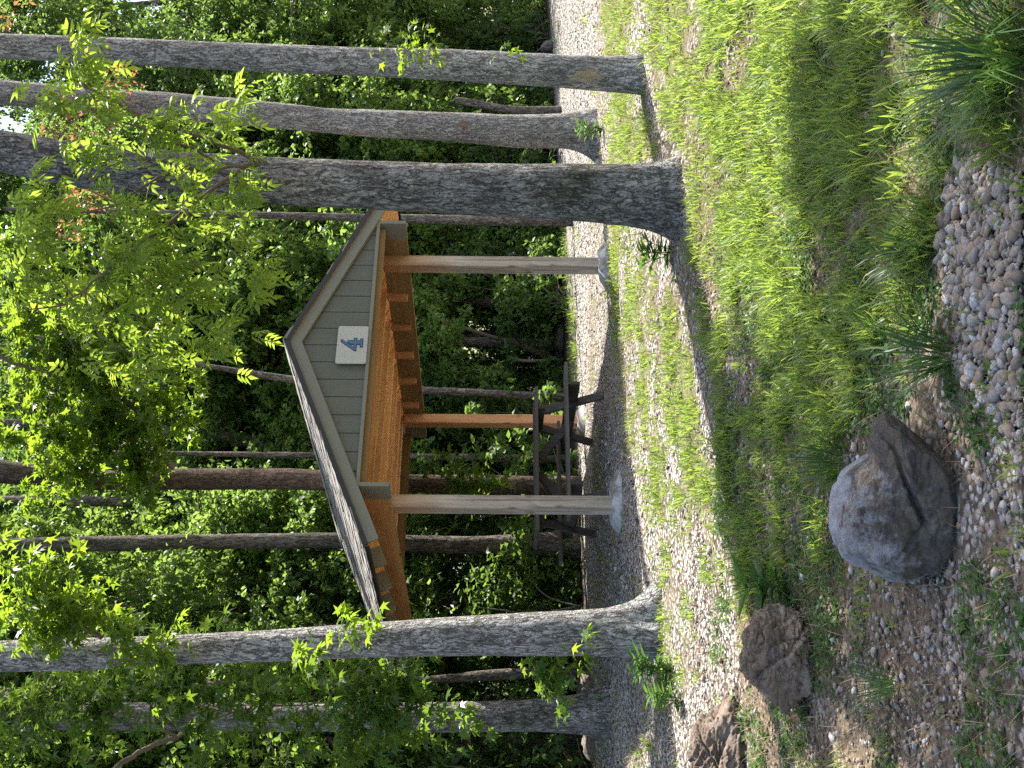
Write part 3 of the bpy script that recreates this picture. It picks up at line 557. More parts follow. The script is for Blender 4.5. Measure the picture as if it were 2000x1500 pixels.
# ---------------------------------------------------------------- trees: trunks
TREES = {}
def trunk(name, label, rows, depth, mat, top=12.0, n=44, step=.045, flare=(), group=None, amp=.03, lean_end=None, cat='tree', bottom=None):
    """rows: (px, py_right_edge, py_left_edge) measured down the trunk, at a fixed distance"""
    rows = sorted(rows, key=lambda r: -r[0])
    C, Rr = [], []
    for px, a, b in rows:
        p = at(px, (a + b) / 2, depth); C.append(p); Rr.append((b - a) / 2 / F_PX * depth)
    C = np.array(C); Rr = np.array(Rr); base = C[0].copy(); zg = float(gz(base[0], depth))
    d = (C[-1] - C[-2]) / (C[-1] - C[-2])[2]; d = np.clip(d, -.25, .25); d[2] = 1; d[1] = 0
    if lean_end is not None: d[:2] = lean_end
    zt = C[-1][2]
    if top > zt + .5:
        for k in (1 / 3, 2 / 3, 1): C = np.vstack([C, C[-1] + d * (top - zt) / 3]); Rr = np.append(Rr, Rr[len(rows) - 1] * (1 - .62 * k))
    z = np.arange(zg - .12, C[-1][2], step)
    cx = np.interp(z, C[:, 2], C[:, 0]); cy = np.interp(z, C[:, 2], C[:, 1]); rr = np.interp(z, C[:, 2], Rr)
    if len(z) > 12: ker = np.ones(9) / 9; pad = lambda q: np.convolve(np.pad(q, 4, 'edge'), ker, 'valid'); cx, cy, rr = pad(cx), pad(cy), pad(rr)
    th = np.linspace(0, 2 * np.pi, n, endpoint=False); T, ZZ = np.meshgrid(th, z)
    Rm = rr[:, None] * np.ones(n)
    hh = np.clip((ZZ - zg), 0, None)
    fl = .0
    for (ang, size, hgt, wid) in flare:
        dd = np.angle(np.exp(1j * (T - math.radians(ang)))); fl = fl + size * np.exp(-(dd / wid) ** 2) * np.exp(-hh / hgt)
    Rm = Rm + fl
    seed = abs(hash(label)) % 1000 if False else len(label) * 7 + int(depth * 10)
    P = np.stack([np.cos(T) * 3, np.sin(T) * 3, ZZ * 1.3], -1); P2 = np.stack([np.cos(T) * 9, np.sin(T) * 9, ZZ * 5], -1); P3 = np.stack([np.cos(T) * 22, np.sin(T) * 22, ZZ * 9], -1)
    Rm = Rm * (1 + amp * 1.4 * fbm(P * .5 + seed, seed, 2) + amp * fbm(P2 + seed, seed, 3) - amp * .7 * np.abs(noise3(P3 + seed, seed + 4)))
    org = np.array([base[0], depth, zg])
    V = np.stack([cx[:, None] + Rm * np.cos(T), cy[:, None] + Rm * np.sin(T), ZZ], -1).reshape(-1, 3) - org
    m = len(z); i = np.arange(m - 1)[:, None] * n + np.arange(n)[None, :]; j = np.arange(m - 1)[:, None] * n + (np.arange(n)[None, :] + 1) % n
    root = thing(name, label, cat, org, 0, group)
    link('trunk', mesh_np('trunk', V, [np.stack([i, j, j + n, i + n], -1).reshape(-1, 4)], True), mat, root)
    TREES[label] = root
    root_path = np.stack([cx, cy, z], -1)
    return root, org, root_path, rr
T1, o1, p1, r1 = trunk('oak_tree', 'thickest tree trunk, dark mottled bark with moss, nearest the shelter gable', [(0, 255, 335), (175, 283, 371), (350, 297, 383), (525, 308, 399), (700, 315, 407), (875, 319, 417), (1050, 320, 427), (1225, 322, 436), (1320, 322, 440)], 8.05, M_BARK_DARK, 12, 64, .03, [(200, .17, .22, .5), (320, .10, .16, .45), (255, .05, .25, .6), (60, .10, .2, .5)], amp=.022)
T2, o2, p2, r2 = trunk('gum_tree', 'grey tree with reddish peeled bark patches and wide root flare, middle of three', [(0, 156, 204), (175, 171, 220), (350, 182, 234), (525, 199, 250), (665, 215, 262), (700, 213, 266), (875, 220, 276), (1000, 225, 288), (1060, 225, 290), (1165, 225, 285)], 13.4, M_BARK_PATCHY, 13, 48, .05, [(195, .28, .20, .35), (350, .12, .25, .5), (260, .08, .3, .6)], amp=.03)
T3, o3, p3, r3 = trunk('gum_tree', 'slim grey tree with tan bark scar near its base and small leafy sprout', [(0, 66, 114), (175, 72, 121), (350, 80, 131), (525, 87, 140), (700, 93, 147), (875, 96, 157), (1050, 105, 168), (1225, 113, 182), (1255, 112, 186)], 9.48, M_BARK_SCAR, 12.5, 48, .04, [(330, .05, .12, .5), (230, .04, .12, .5)], amp=.02)
T4, o4, p4, r4 = trunk('gum_tree', 'pale grey furrowed tree in front of the shelter roof end, one root reaching out', [(0, 1252, 1311), (175, 1247, 1308), (350, 1241, 1297), (525, 1231, 1292), (700, 1218, 1284), (875, 1206, 1280), (1050, 1196, 1280), (1160, 1193, 1280), (1280, 1192, 1282)], 8.63, M_BARK_PALE, 12.5, 60, .03, [(350, .30, .17, .42), (285, .06, .2, .5), (190, .05, .2, .5)], amp=.02)
T5, o5, p5, r5 = trunk('gum_tree', 'grey-brown tree half hidden by hanging star-shaped leaves, beside the pale furrowed trunk', [(0, 1373, 1424), (350, 1373, 1426), (700, 1372, 1428), (830, 1373, 1429), (1050, 1366, 1427), (1150, 1360, 1430), (1195, 1358, 1432)], 11.4, M_BARK_PATCHY if False else M_BARK_DARK, 12.5, 48, .05, [(10, .16, .2, .5), (170, .12, .2, .5), (280, .1, .2, .5)], amp=.028)
T6, o6, p6, r6 = trunk('gum_tree', 'brown vine-wrapped tree behind the picnic table, with bright yellow-green bough', [(0, 897, 943), (160, 920, 957), (330, 915, 957), (560, 914, 956), (760, 926, 962), (1000, 929, 965), (1130, 929, 966)], 15.5, M_BARK_BROWN, 14, 36, .06, [(200, .08, .2, .5)], amp=.03)
T7, o7, p7, r7 = trunk('gum_tree', 'greyish tree behind the weathered near post, crossing the roof slope', [(0, 1051, 1082), (350, 1044, 1073), (640, 1040, 1070), (800, 1045, 1079), (915, 1048, 1083), (1080, 1040, 1085), (1133, 1036, 1088)], 15.6, M_BARK_FAR, 13, 36, .06, [(10, .1, .2, .5), (180, .08, .2, .5)], amp=.03)
BG = 'slender trunks at the edge of the wood'
def thin(label, rows, depth, top, mat=M_BARK_FAR, **kw): return trunk('woodland_tree', label, rows, depth, mat, top, 20, .10, (), BG, .05, **kw)
thin('thin curving grey trunk above the right end of the picnic table', [(440, 716, 726), (520, 728, 742), (620, 740, 756), (760, 753, 768), (900, 757, 774), (1040, 766, 782), (1128, 768, 785)], 17.0, 9)
thin('thin dark trunk upright behind the middle of the picnic table', [(700, 884, 898), (900, 886, 902), (1150, 890, 908)], 17.0, 8)
thin('slim grey trunk between pale furrowed tree and leafy grey tree', [(400, 1330, 1350), (830, 1322, 1337), (980, 1305, 1327), (1148, 1300, 1324)], 14.1, 9)
thin('straight dark trunk seen between vine-wrapped tree and greyish tree', [(0, 968, 988), (560, 972, 993), (1135, 978, 998)], 19.0, 12)
thin('dark leaning trunk showing above the shelter roof slope', [(330, 832, 858), (440, 838, 866), (590, 874, 902), (1135, 940, 960)], 20.0, 11)
thin('dark trunk close behind the thickest trunk, beyond the gable corner', [(780, 418, 436), (900, 420, 440), (1085, 418, 442)], 17.5, 9)
thin('bent dark trunk between the two slim grey trees', [(880, 186, 200), (960, 200, 216), (1000, 210, 226), (1070, 206, 226)], 20.5, 0)
thin('very thin dark trunk behind the shelter beam cleats', [(560, 650, 660), (830, 652, 664), (1110, 650, 664)], 20.5, 10)

# ---------------------------------------------------------------- foliage
def leaf_simple(w_=.55, fold=.10, droop=.16):
    V = np.array([(0, 0, 0), (-w_ / 2, .42, fold), (0, 1, -droop), (w_ / 2, .42, fold)]); return V, np.array([(0, 2, 1), (0, 3, 2)])
def leaf_star():
    P = [(0, .30, .0)]; ang = [-118, -62, 0, 62, 118]; ln = [.42, .62, .72, .62, .42]
    out = []
    for k, (a, l) in enumerate(zip(ang, ln)):
        t = math.radians(a); out.append((l * math.sin(t), .30 + l * math.cos(t), -.10))
        if k < 4: t2 = math.radians((ang[k] + ang[k + 1]) / 2); out.append((.24 * math.sin(t2), .30 + .24 * math.cos(t2), .03))
    out.append((0, .18, .02)); V = np.array(P + out); n = len(out); return V, np.array([(0, 1 + i, 1 + (i + 1) % n) for i in range(n)])
def leaf_pinnate(pairs=3):
    Vs, Fs = [], []; sv, sf = leaf_simple(.40, .05, .22)
    def put(px, py, ang, s, dz):
        c, s_ = math.cos(ang), math.sin(ang); q = sv * s; q = np.stack([q[:, 0] * c + q[:, 1] * s_, -q[:, 0] * s_ + q[:, 1] * c, q[:, 2] + dz - .35 * q[:, 1] * .6], -1) + np.array([px, py, 0]); Fs.append(sf + len(Vs) * 4); Vs.append(q)
    for k in range(pairs):
        y = .22 + .22 * k
        for sg_ in (-1, 1): put(0, y, sg_ * 1.0, .40, -.10 * y * y)
    put(0, .22 + .22 * (pairs - 1) + .04, 0, .48, -.12)
    return np.concatenate(Vs), np.concatenate(Fs)
LS, LSF = leaf_simple(); LW, LWF = leaf_simple(.75, .08, .10); ST, STF = leaf_star(); PN, PNF = leaf_pinnate()
def frames(dirs, roll):
    d = dirs / (np.linalg.norm(dirs, axis=1)[:, None] + 1e-9); up = np.zeros_like(d); up[:, 2] = 1; up[:, 0] = .01
    x = np.cross(d, up); x /= np.linalg.norm(x, axis=1)[:, None] + 1e-9; z = np.cross(x, d)
    c, s = np.cos(roll)[:, None], np.sin(roll)[:, None]
    return x * c + z * s, d, z * c - x * s
def leafmesh(name, pos, dirs, size, roll, T, TF):
    x, y, z = frames(dirs, roll); k = len(T)
    V = pos[:, None, :] + size[:, None, None] * (T[None, :, 0, None] * x[:, None, :] + T[None, :, 1, None] * y[:, None, :] + T[None, :, 2, None] * z[:, None, :])
    Fa = (np.arange(len(pos)) * k)[:, None, None] + TF[None]
    return mesh_np(name, V.reshape(-1, 3), [Fa.reshape(-1, TF.shape[1])])
def sprays(rng, cen, rad, per, twig=6, droop=.35, flat=.6, dirbias=None):
    """leaves along little twigs that leave each cluster centre"""
    n = len(cen); rad = np.broadcast_to(rad, (n,)); per = int(per)
    td = rng.normal(size=(n, twig, 3)); td[..., 2] *= flat
    if dirbias is not None: td += dirbias[:, None, :]
    td /= np.linalg.norm(td, axis=2)[..., None]
    c = np.repeat(np.arange(n), per); k = rng.integers(0, twig, n * per); t = rng.uniform(.1, 1, n * per) ** .8
    d = td[c, k]; pos = cen[c] + d * (t * rad[c])[:, None] + rng.normal(size=(n * per, 3)) * (.09 * rad[c])[:, None]
    pos[:, 2] -= droop * .5 * rad[c] * t ** 2
    ld = d * .7 + rng.normal(size=d.shape) * .55; ld[:, 2] -= droop
    return pos, ld
def crown_pts(rng, n, c, r, hollow=.45):
    d = rng.normal(size=(n, 3)); d /= np.linalg.norm(d, axis=1)[:, None]; q = (hollow + (1 - hollow) * rng.uniform(0, 1, n) ** .6)
    lump = 1 + .35 * fbm(d * 1.7 + c[0] * 3.1, 5, 2)
    return np.array(c) + d * np.array(r) * (q * lump)[:, None]
def local(o, P): return P - o

# woodland trees behind: five grown once, then set out many times
rng = np.random.default_rng(5)
def proto_tree(seed, h_, rx, nclus, per, lsz, low=.12):
    r = np.random.default_rng(seed); path = smoothpath([(0, 0, -.2), (r.normal() * .12, r.normal() * .12, h_ * .35), (r.normal() * .3, r.normal() * .3, h_ * .7), (r.normal() * .4, r.normal() * .4, h_ * .97)], 5)
    rad = np.interp(path[:, 2], [0, h_ * .5, h_], [.11, .08, .02]) * r.uniform(.75, 1.15)
    parts = [(path, rad)]; cl = []
    nl = 15
    for k in range(nl):
        z = h_ * (low + (.94 - low) * (k + r.uniform(0, .8)) / nl); i = np.argmin(abs(path[:, 2] - z)); a = k * 2.4 + r.uniform(-.4, .4)
        ext = rx * (1 - .62 * max(0, (z / h_ - .45)) / .55) * r.uniform(.65, 1.1) * (.75 if z < h_ * .3 else 1)
        tip = path[i] + np.array([math.cos(a) * ext, math.sin(a) * ext, r.uniform(.0, .55) * ext]); mid = (path[i] + tip) / 2 + np.array([0, 0, .12 * ext])
        lp = smoothpath([path[i], mid, tip], 4); parts.append((lp, np.linspace(.045, .012, len(lp))))
        for q in range(nclus // nl):
            t = r.uniform(.3, 1.05); cl.append(lp[min(len(lp) - 1, int(t * (len(lp) - 1)))] + r.normal(size=3) * np.array([.34, .34, .30]) * (.6 + .5 * ext / rx))
    cl = np.array(cl); pos, ld = sprays(r, cl, r.uniform(.28, .55, len(cl)), per, 6, .45)
    sz = r.uniform(.7, 1.25, len(pos)) * lsz
    V, Fq = tubes(parts, 7)
    return mesh_np('woodland_trunk', V, Fq, True), leafmesh('woodland_crown', pos, ld, sz, r.normal(size=len(pos)) * .7, LW, LWF)
PROTO = [proto_tree(100 + k, h_, rx, nc, per, ls, low) for k, (h_, rx, nc, per, ls, low) in enumerate(((12.5, 2.6, 345, 76, .10, .10), (14.0, 2.3, 330, 76, .10, .14), (10.5, 2.8, 345, 74, .105, .08), (12.0, 2.2, 315, 84, .095, .12), (8.5, 1.9, 330, 84, .095, .26), (7.5, 2.1, 330, 84, .10, .22)))]
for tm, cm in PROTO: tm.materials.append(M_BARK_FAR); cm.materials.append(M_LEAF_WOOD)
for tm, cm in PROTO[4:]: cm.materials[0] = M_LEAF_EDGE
WG = 'leafy trees standing in the wood behind the shelter'
spots = []
for row, dd in enumerate((1.9, 4.6, 8.2, 12.0)):
    s = -7 + row * .9
    while s < 24:
        p = E0 + ED * (s + rng.uniform(-.7, .7)) + EN * (dd + rng.uniform(-.6, .6)); s += 2.3 + .12 * row
        if abs(p[0]) < .37 * p[1] + 3.2 and p[1] > 13.5: spots.append((p[0], p[1], row))
WLAB = 'tall leafy green tree in the wood behind the shelter'
for i, (x, y, row) in enumerate(spots):
    tm, cm = PROTO[i % 4]
    if row == 0 and -4.5 < x < -.3: continue
    o = thing('woodland_tree', WLAB, 'tree', (x, y, float(gz(x, y))), rng.uniform(0, 6.28), WG); s = rng.uniform(.85, 1.15); o.scale = (s, s, max(s * rng.uniform(.9, 1.1), (1.5 + .47 * y) / 11.5))
    link('trunk', tm, None, o); link('crown', cm, None, o)
# younger trees that close the front of the wood
s_ = -6.0; i = 0
while s_ < 21:
    dd = rng.uniform(1.0, 2.4); p = E0 + ED * (s_ + rng.uniform(-.3, .3)) + EN * dd; s_ += 1.2
    if -4.6 < p[0] < -.2: p = p + EN * 1.3
    if abs(p[0]) < .37 * p[1] + 2.0:
        tm, cm = PROTO[4 + i % 2]; i += 1
        o = thing('young_tree', 'young tree with pale green leaves closing the front of the wood', 'tree', (p[0], p[1], float(gz(p[0], p[1]))), rng.uniform(0, 6.28), 'young trees along the front of the wood'); s = rng.uniform(.85, 1.15); o.scale = (s, s, s * rng.uniform(.9, 1.25))
        link('trunk', tm, None, o); link('crown', cm, None, o)
# undergrowth bushes at the edge
def proto_bush(seed, h_, rx, n, per, lsz, T=LW, TF=LWF):
    r = np.random.default_rng(seed); cl = np.stack([r.normal(size=n) * rx * .5, r.normal(size=n) * rx * .5, h_ * r.uniform(.05, 1, n)], -1)
    cl[:, :2] *= (1.15 - .6 * cl[:, 2:3] / h_); pos, ld = sprays(r, cl, r.uniform(.18, .36, n), per, 5, .3); stems = []
    for k in range(14):
        a = r.uniform(0, 6.28); e = cl[r.integers(0, n)]; stems.append((smoothpath([(0.15 * math.cos(a), .15 * math.sin(a), -.05), e * np.array([.45, .45, .6]), e], 4), np.linspace(.014, .004, 9)))
    V, Fq = tubes(stems, 5); return mesh_np('bush_stems', V, Fq, True), leafmesh('bush_leaves', pos, ld, r.uniform(.7, 1.3, len(pos)) * lsz, r.normal(size=len(pos)) * .6, T, TF)
BUSH = [proto_bush(200 + k, h_, rx, n, per, l) for k, (h_, rx, n, per, l) in enumerate(((1.9, 1.0, 85, 46, .095), (2.6, 1.1, 100, 46, .10), (1.2, .9, 60, 44, .08)))]
for a, b in BUSH: a.materials.append(M_TWIG_DRY); b.materials.append(M_LEAF_WOOD)
UG = 'undergrowth bushes along the wood edge'
s = -6.5; k = 0
while s < 22:
    for dd in (.9, 2.6):
        p = E0 + ED * (s + rng.uniform(-.5, .5)) + EN * (dd + rng.uniform(-.4, .5))
        if abs(p[0]) < .37 * p[1] + 1.5:
            a, b = BUSH[k % 3]; k += 1
            o = thing('bush', 'leafy green bush in the undergrowth along the wood edge', 'bush', (p[0], p[1], float(gz(p[0], p[1]))), rng.uniform(0, 6.28), UG); sx = rng.uniform(.8, 1.2); o.scale = (sx, sx, rng.uniform(.8, 1.15))
            link('stem', a, None, o); link('foliage', b, None, o)
    s += 1.45
# the wood far behind reads as one mass
r = np.random.default_rng(77); n = 5200
sx_, dp = r.uniform(-14, 34, n), r.uniform(16, 27, n); zz = r.uniform(0, 1, n) ** .85
P = np.stack([E0[0] + ED[0] * sx_ + EN[0] * dp, E0[1] + ED[1] * sx_ + EN[1] * dp, zz], -1); P[:, 2] *= np.maximum(14.5, 2.0 + .49 * P[:, 1]); keep = (abs(P[:, 0]) < .37 * P[:, 1] + 3); P = P[keep]
P = P[fbm(P * .35, 3, 2) > -.62]
pos, ld = sprays(r, P, r.uniform(.5, 1.0, len(P)), 62, 6, .4)
tag(link('forest', leafmesh('forest', pos, ld, r.uniform(.14, .24, len(pos)), r.normal(size=len(pos)) * .7, LW, LWF), M_LEAF_WOOD), 'mass of green woodland foliage far behind the shelter', 'wood', None, 'stuff')

# boughs that hang into view: star-leaved gum and compound-leaved oak neighbours
def bough(root, org, limbs, blobs, T, TF, mat, lsz, seed, per=26, name='bough', droop=.5, twigs=True):
    """limbs: list of (pixel polyline with distance, radius0, radius1); blobs: (px, py, distance, radius in metres, clusters)"""
    r = np.random.default_rng(seed); tb_ = []; cen, rad = [], []
    for pts, r0, r1_ in limbs:
        q = smoothpath([at(*p) for p in pts], 6); q = q + r.normal(size=q.shape) * .006; tb_.append((q - org, np.linspace(r0, r1_, len(q))))
    src = np.concatenate([t[0] for t in tb_]) if tb_ else None
    for px, py, dp_, rd, nc in blobs:
        c0 = at(px, py, dp_) - org
        for _ in range(nc):
            c = c0 + r.normal(size=3) * np.array([.45, .35, .42]) * rd; cen.append(c); rad.append(r.uniform(.13, .26))
            if src is not None and twigs and r.uniform() < .55:
                s0 = src[np.argmin(np.linalg.norm(src - c, axis=1))]
                if np.linalg.norm(s0 - c) < 1.3: tb_.append((smoothpath([s0, (s0 + c) / 2 + r.normal(size=3) * .05 + np.array([0, 0, .05]), c], 3), np.linspace(.006, .0022, 7)))
    cen = np.array(cen); pos, ld = sprays(r, cen, np.array(rad), per, 5, droop, .7)
    lf = leafmesh('foliage', pos, ld, r.uniform(.65, 1.25, len(pos)) * lsz, r.normal(size=len(pos)) * .55, T, TF)
    if tb_:
        V, Fq = tubes(tb_, 6); b = link(name, mesh_np(name, V, Fq, True), M_TWIG, root); link('foliage', lf, mat, b); return b
    return link('foliage', lf, mat, root)
# dark tree's drooping compound leaves, hanging in front of the three trunks
bough(T1, o1, [([(505, 318, 7.75), (430, 330, 7.5), (330, 335, 7.2), (230, 400, 7.0)], .014, .006), ([(520, 320, 7.8), (400, 270, 7.3), (300, 235, 7.0), (190, 180, 6.9), (90, 130, 6.8)], .016, .005), ([(500, 310, 7.8), (350, 420, 7.3), (220, 520, 7.0), (120, 600, 6.9)], .016, .005), ([(420, 315, 7.4), (250, 240, 7.2), (100, 195, 7.0)], .010, .004)],
      [(60, 340, 7.0, .35, 2), (140, 330, 7.0, .35, 2), (240, 350, 7.0, .30, 2), (330, 380, 7.1, .28, 2), (400, 260, 7.2, .26, 2), (340, 235, 7.1, .28, 2), (300, 270, 7.1, .22, 1), (440, 255, 7.2, .18, 1), (100, 215, 7.0, .28, 1), (170, 205, 7.0, .22, 1), (150, 110, 6.9, .25, 2), (110, 130, 6.9, .22, 2), (180, 160, 6.9, .22, 2), (480, 360, 7.2, .14, 1), (470, 410, 7.2, .14, 1),
       (330, 470, 7.1, .3, 3), (250, 520, 7.0, .4, 4), (170, 480, 7.0, .4, 4), (90, 470, 7.0, .4, 3), (400, 480, 7.2, .25, 2), (300, 590, 7.1, .4, 4), (370, 560, 7.2, .35, 4), (430, 580, 7.3, .26, 2), (200, 620, 7.0, .4, 4), (110, 580, 6.9, .4, 3), (400, 640, 7.3, .26, 2), (320, 660, 7.2, .28, 2), (40, 450, 6.9, .35, 2)],
      PN, PNF, M_LEAF_ASH, .165, 41, 11, 'hanging_bough', .75)
bough(T3, o3, [([(800, 98, 9.25), (780, 90, 9.15)], .006, .003)], [(790, 85, 9.1, .10, 4), (815, 95, 9.1, .10, 3), (840, 100, 9.15, .06, 1), (745, 85, 9.1, .06, 1), (980, 98, 9.2, .04, 1)], ST, STF, M_LEAF_GUM, .07, 42, 12, 'sprout')
bough(T6, o6, [([(337, 913, 15.3), (283, 843, 14.9), (257, 793, 14.7), (167, 743, 14.5), (63, 720, 14.3), (-40, 680, 14.2)], .05, .02), ([(257, 793, 14.7), (300, 700, 14.3), (280, 620, 14.0)], .025, .008)],
      [(60, 620, 14.3, .8, 12), (130, 640, 14.2, .8, 18), (210, 640, 14.1, .8, 20), (280, 690, 14.1, .7, 18), (150, 720, 14.3, .7, 16), (230, 760, 14.4, .7, 16), (130, 780, 14.5, .5, 9), (200, 850, 14.5, .6, 13), (280, 830, 14.5, .5, 9), (150, 860, 14.5, .5, 8), (240, 920, 14.4, .5, 11), (270, 900, 14.4, .4, 8), (330, 790, 14.6, .5, 9), (120, 920, 14.6, .35, 5), (70, 940, 14.7, .4, 5), (20, 760, 14.4, .8, 10), (30, 850, 14.5, .7, 9), (20, 540, 14.2, .8, 10)],
      ST, STF, M_LEAF_GUM, .15, 43, 26, 'bright_bough', .45)
bough(T6, o6, [([(900, 945, 15.2), (800, 930, 15.1), (700, 940, 15.1)], .008, .004)], [(880, 945, 15.0, .25, 4), (920, 950, 15.0, .25, 5), (940, 925, 15.0, .2, 3), (860, 900, 15.0, .3, 3)], ST, STF, M_LEAF_GUMDARK, .13, 44, 18, 'vine', .5)
bough(T4, o4, [([(198, 1245, 8.45), (165, 1225, 8.3), (110, 1180, 8.2), (40, 1120, 8.1)], .02, .006), ([(150, 1220, 8.3), (60, 1210, 8.2), (-30, 1190, 8.1)], .010, .004), ([(330, 1250, 8.4), (300, 1290, 8.2), (260, 1290, 8.1)], .007, .003)],
      [(70, 1130, 8.1, .28, 7), (100, 1160, 8.1, .28, 8), (40, 1170, 8.1, .25, 6), (120, 1200, 8.2, .25, 7), (70, 1210, 8.2, .25, 6), (30, 1235, 8.2, .2, 4), (190, 1190, 8.3, .16, 4), (170, 1230, 8.3, .14, 3), (10, 1120, 8.1, .2, 4), (250, 1265, 8.2, .14, 4), (290, 1285, 8.2, .16, 5), (230, 1240, 8.2, .12, 3), (320, 1270, 8.2, .12, 3), (685, 1238, 8.3, .07, 3), (1135, 1266, 8.3, .03, 1), (590, 1290, 8.25, .10, 3)], ST, STF, M_LEAF_GUM, .10, 45, 17, 'low_bough')
bough(T5, o5, [([(345, 1440, 10.6), (300, 1455, 10.4), (240, 1490, 10.2), (190, 1540, 10.1)], .022, .03), ([(345, 1440, 10.6), (420, 1400, 10.2), (540, 1380, 9.9), (680, 1370, 9.7)], .018, .005), ([(345, 1440, 10.6), (250, 1390, 10.2), (120, 1370, 9.9)], .014, .005)],
      [(60, 1360, 9.9, .4, 8), (110, 1390, 9.8, .45, 10), (170, 1350, 9.8, .4, 9), (200, 1330, 9.7, .3, 6), (150, 1430, 9.9, .3, 5), (280, 1340, 9.7, .4, 8), (330, 1360, 9.7, .45, 10), (360, 1310, 9.7, .35, 6), (400, 1350, 9.7, .4, 8), (440, 1400, 9.7, .35, 7), (460, 1330, 9.6, .35, 6), (500, 1310, 9.6, .3, 4), (590, 1300, 9.6, .2, 4), (570, 1410, 9.7, .3, 5), (640, 1400, 9.6, .35, 6), (690, 1340, 9.5, .35, 8), (730, 1310, 9.5, .3, 7), (760, 1350, 9.5, .3, 8), (790, 1390, 9.6, .25, 6), (720, 1420, 9.6, .3, 6), (800, 1300, 9.5, .2, 4), (680, 1460, 9.8, .3, 5), (520, 1470, 9.9, .35, 5), (40, 1440, 9.9, .35, 5), (800, 1440, 9.7, .2, 3),
       (1060, 1320, 9.6, .12, 5), (1075, 1340, 9.6, .10, 3), (1050, 1300, 9.6, .08, 2), (890, 1410, 9.8, .16, 3)], ST, STF, M_LEAF_GUMDARK, .115, 46, 20, 'hanging_bough', .55)
# russet seed clusters in the tree tops
bough(T2, o2, [([(230, 200, 13.3), (180, 210, 13.1), (120, 260, 13.0)], .015, .005)], [(215, 150, 13.0, .25, 3), (235, 175, 13.0, .2, 2), (130, 240, 13.0, .4, 4), (180, 265, 13.0, .35, 3), (120, 265, 13.0, .3, 3), (30, 30, 13.0, .2, 2), (120, 400, 13.0, .4, 5), (115, 440, 13.0, .3, 3), (250, 160, 13.0, .1, 1)], LS, LSF, M_LEAF_RED, .055, 47, 26, 'russet_bough', .3)

# crowns of the standing trees, above the picture; their shade dapples the foreground
def crown(root, org, cen, rad, per, T, TF, mat, lsz, seed, limb_from):
    r = np.random.default_rng(seed); tb_ = []
    for c in cen[:: max(1, len(cen) // 26)]:
        s0 = limb_from[np.argmin(np.linalg.norm(limb_from - (c - np.array([0, 0, 1.2])), axis=1))]; tb_.append((smoothpath([s0, (s0 + c) / 2 + np.array([0, 0, .3]), c], 4) - org, np.linspace(.05, .01, 9)))
    V, Fq = tubes(tb_, 6); link('limb', mesh_np('limb', V, Fq, True), M_TWIG, root)
    pos, ld = sprays(r, cen, rad, per, 6, .4); ok = ~inframe(pos, 25); pos, ld = pos[ok], ld[ok]
    link('crown', leafmesh('crown', pos - org, ld, r.uniform(.7, 1.2, len(pos)) * lsz, r.normal(size=len(pos)) * .5, T, TF), mat, root)
SH = [([(1440, 720), (1650, 720), (1740, 640), (2000, 900), (2000, 1500), (1470, 1500), (1440, 1100)], 26, 1), ([(1600, 140), (1730, 120), (1730, 640), (1610, 680)], 52, 2), ([(1720, 420), (1860, 330), (2000, 340), (2000, 920), (1760, 700)], 10, 1), ([(1740, -20), (1800, -20), (1800, 70), (1740, 70)], 24, 3), ([(1860, 60), (2000, 40), (2000, 330), (1880, 300)], 7, 3), ([(2000, -200), (2260, -200), (2400, 1600), (2000, 1600)], 5, 3)]  # regions wanted in shade; unseen crown leaf clusters are placed to darken them
SPOTS = [(gnd(*q)[:2], rr) for q, rr in (((1545, 1265), .36), ((1415, 1400), .36), ((1890, 850), .06), ((1890, 1250), .04), ((1650, 1330), .10), ((1600, 980), .12), ((1540, 780), .12), ((1760, 1420), .04))]
HANG = [at(px, py, 7.05) for px, py in ((60, 340), (200, 350), (330, 380), (370, 250), (300, 270), (130, 210), (140, 120), (330, 470), (250, 520), (170, 480), (90, 470), (300, 590), (370, 560), (430, 590), (200, 620), (110, 580), (330, 660))]
acc = {1: [], 3: []}
SH += [([(1770, 1000), (2000, 930), (2200, 1000), (2200, 1600), (1750, 1600)], 30, 2), ([(1850, 330), (2080, 340), (2080, 980), (1850, 700)], 26, 2)]
r = np.random.default_rng(9)
for pl, dens, own in SH:
    wp = np.array(gpoly([(min(q[0], 2600), q[1]) for q in pl])); lo, hi = wp.min(0), wp.max(0)
    n = int(np.prod(hi - lo) * dens); x = r.uniform(lo[0], hi[0], n); y = r.uniform(lo[1], hi[1], n); k = inpoly(x, y, [tuple(q) for q in wp]) & ((n2(x, y, 2.2, 61, 3) > -.26) | (own == 2))
    x, y = x[k], y[k]; h_ = r.uniform(6.8, 11.0, len(x)); t = h_ / SV[2]
    for hp in HANG:                 # sunlight still reaches the bough that hangs below
        t0 = (hp[2] + .3) / SV[2]; ok = (x - (hp[0] - SV[0] * t0)) ** 2 + (y - (hp[1] - SV[1] * t0)) ** 2 > .60 ** 2; x, y, h_, t = x[ok], y[ok], h_[ok], t[ok]
    for sp_, rr in SPOTS:           # flecks of sun on the ground
        ok = (x - sp_[0]) ** 2 + (y - sp_[1]) ** 2 > (rr + .22) ** 2; x, y, h_, t = x[ok], y[ok], h_[ok], t[ok]
    own = 1 if own == 2 else own
    acc[own].append(np.stack([x + SV[0] * t, y + SV[1] * t, float(-.3) + h_], -1))
for own, root, org, pth in ((1, T1, o1, p1), (3, T3, o3, p3)):
    c = np.concatenate(acc[own]); crown(root, org, c, np.full(len(c), .30), 46, LW, LWF, M_LEAF_WOOD, .12, 50 + own, pth[pth[:, 2] > 4.5])
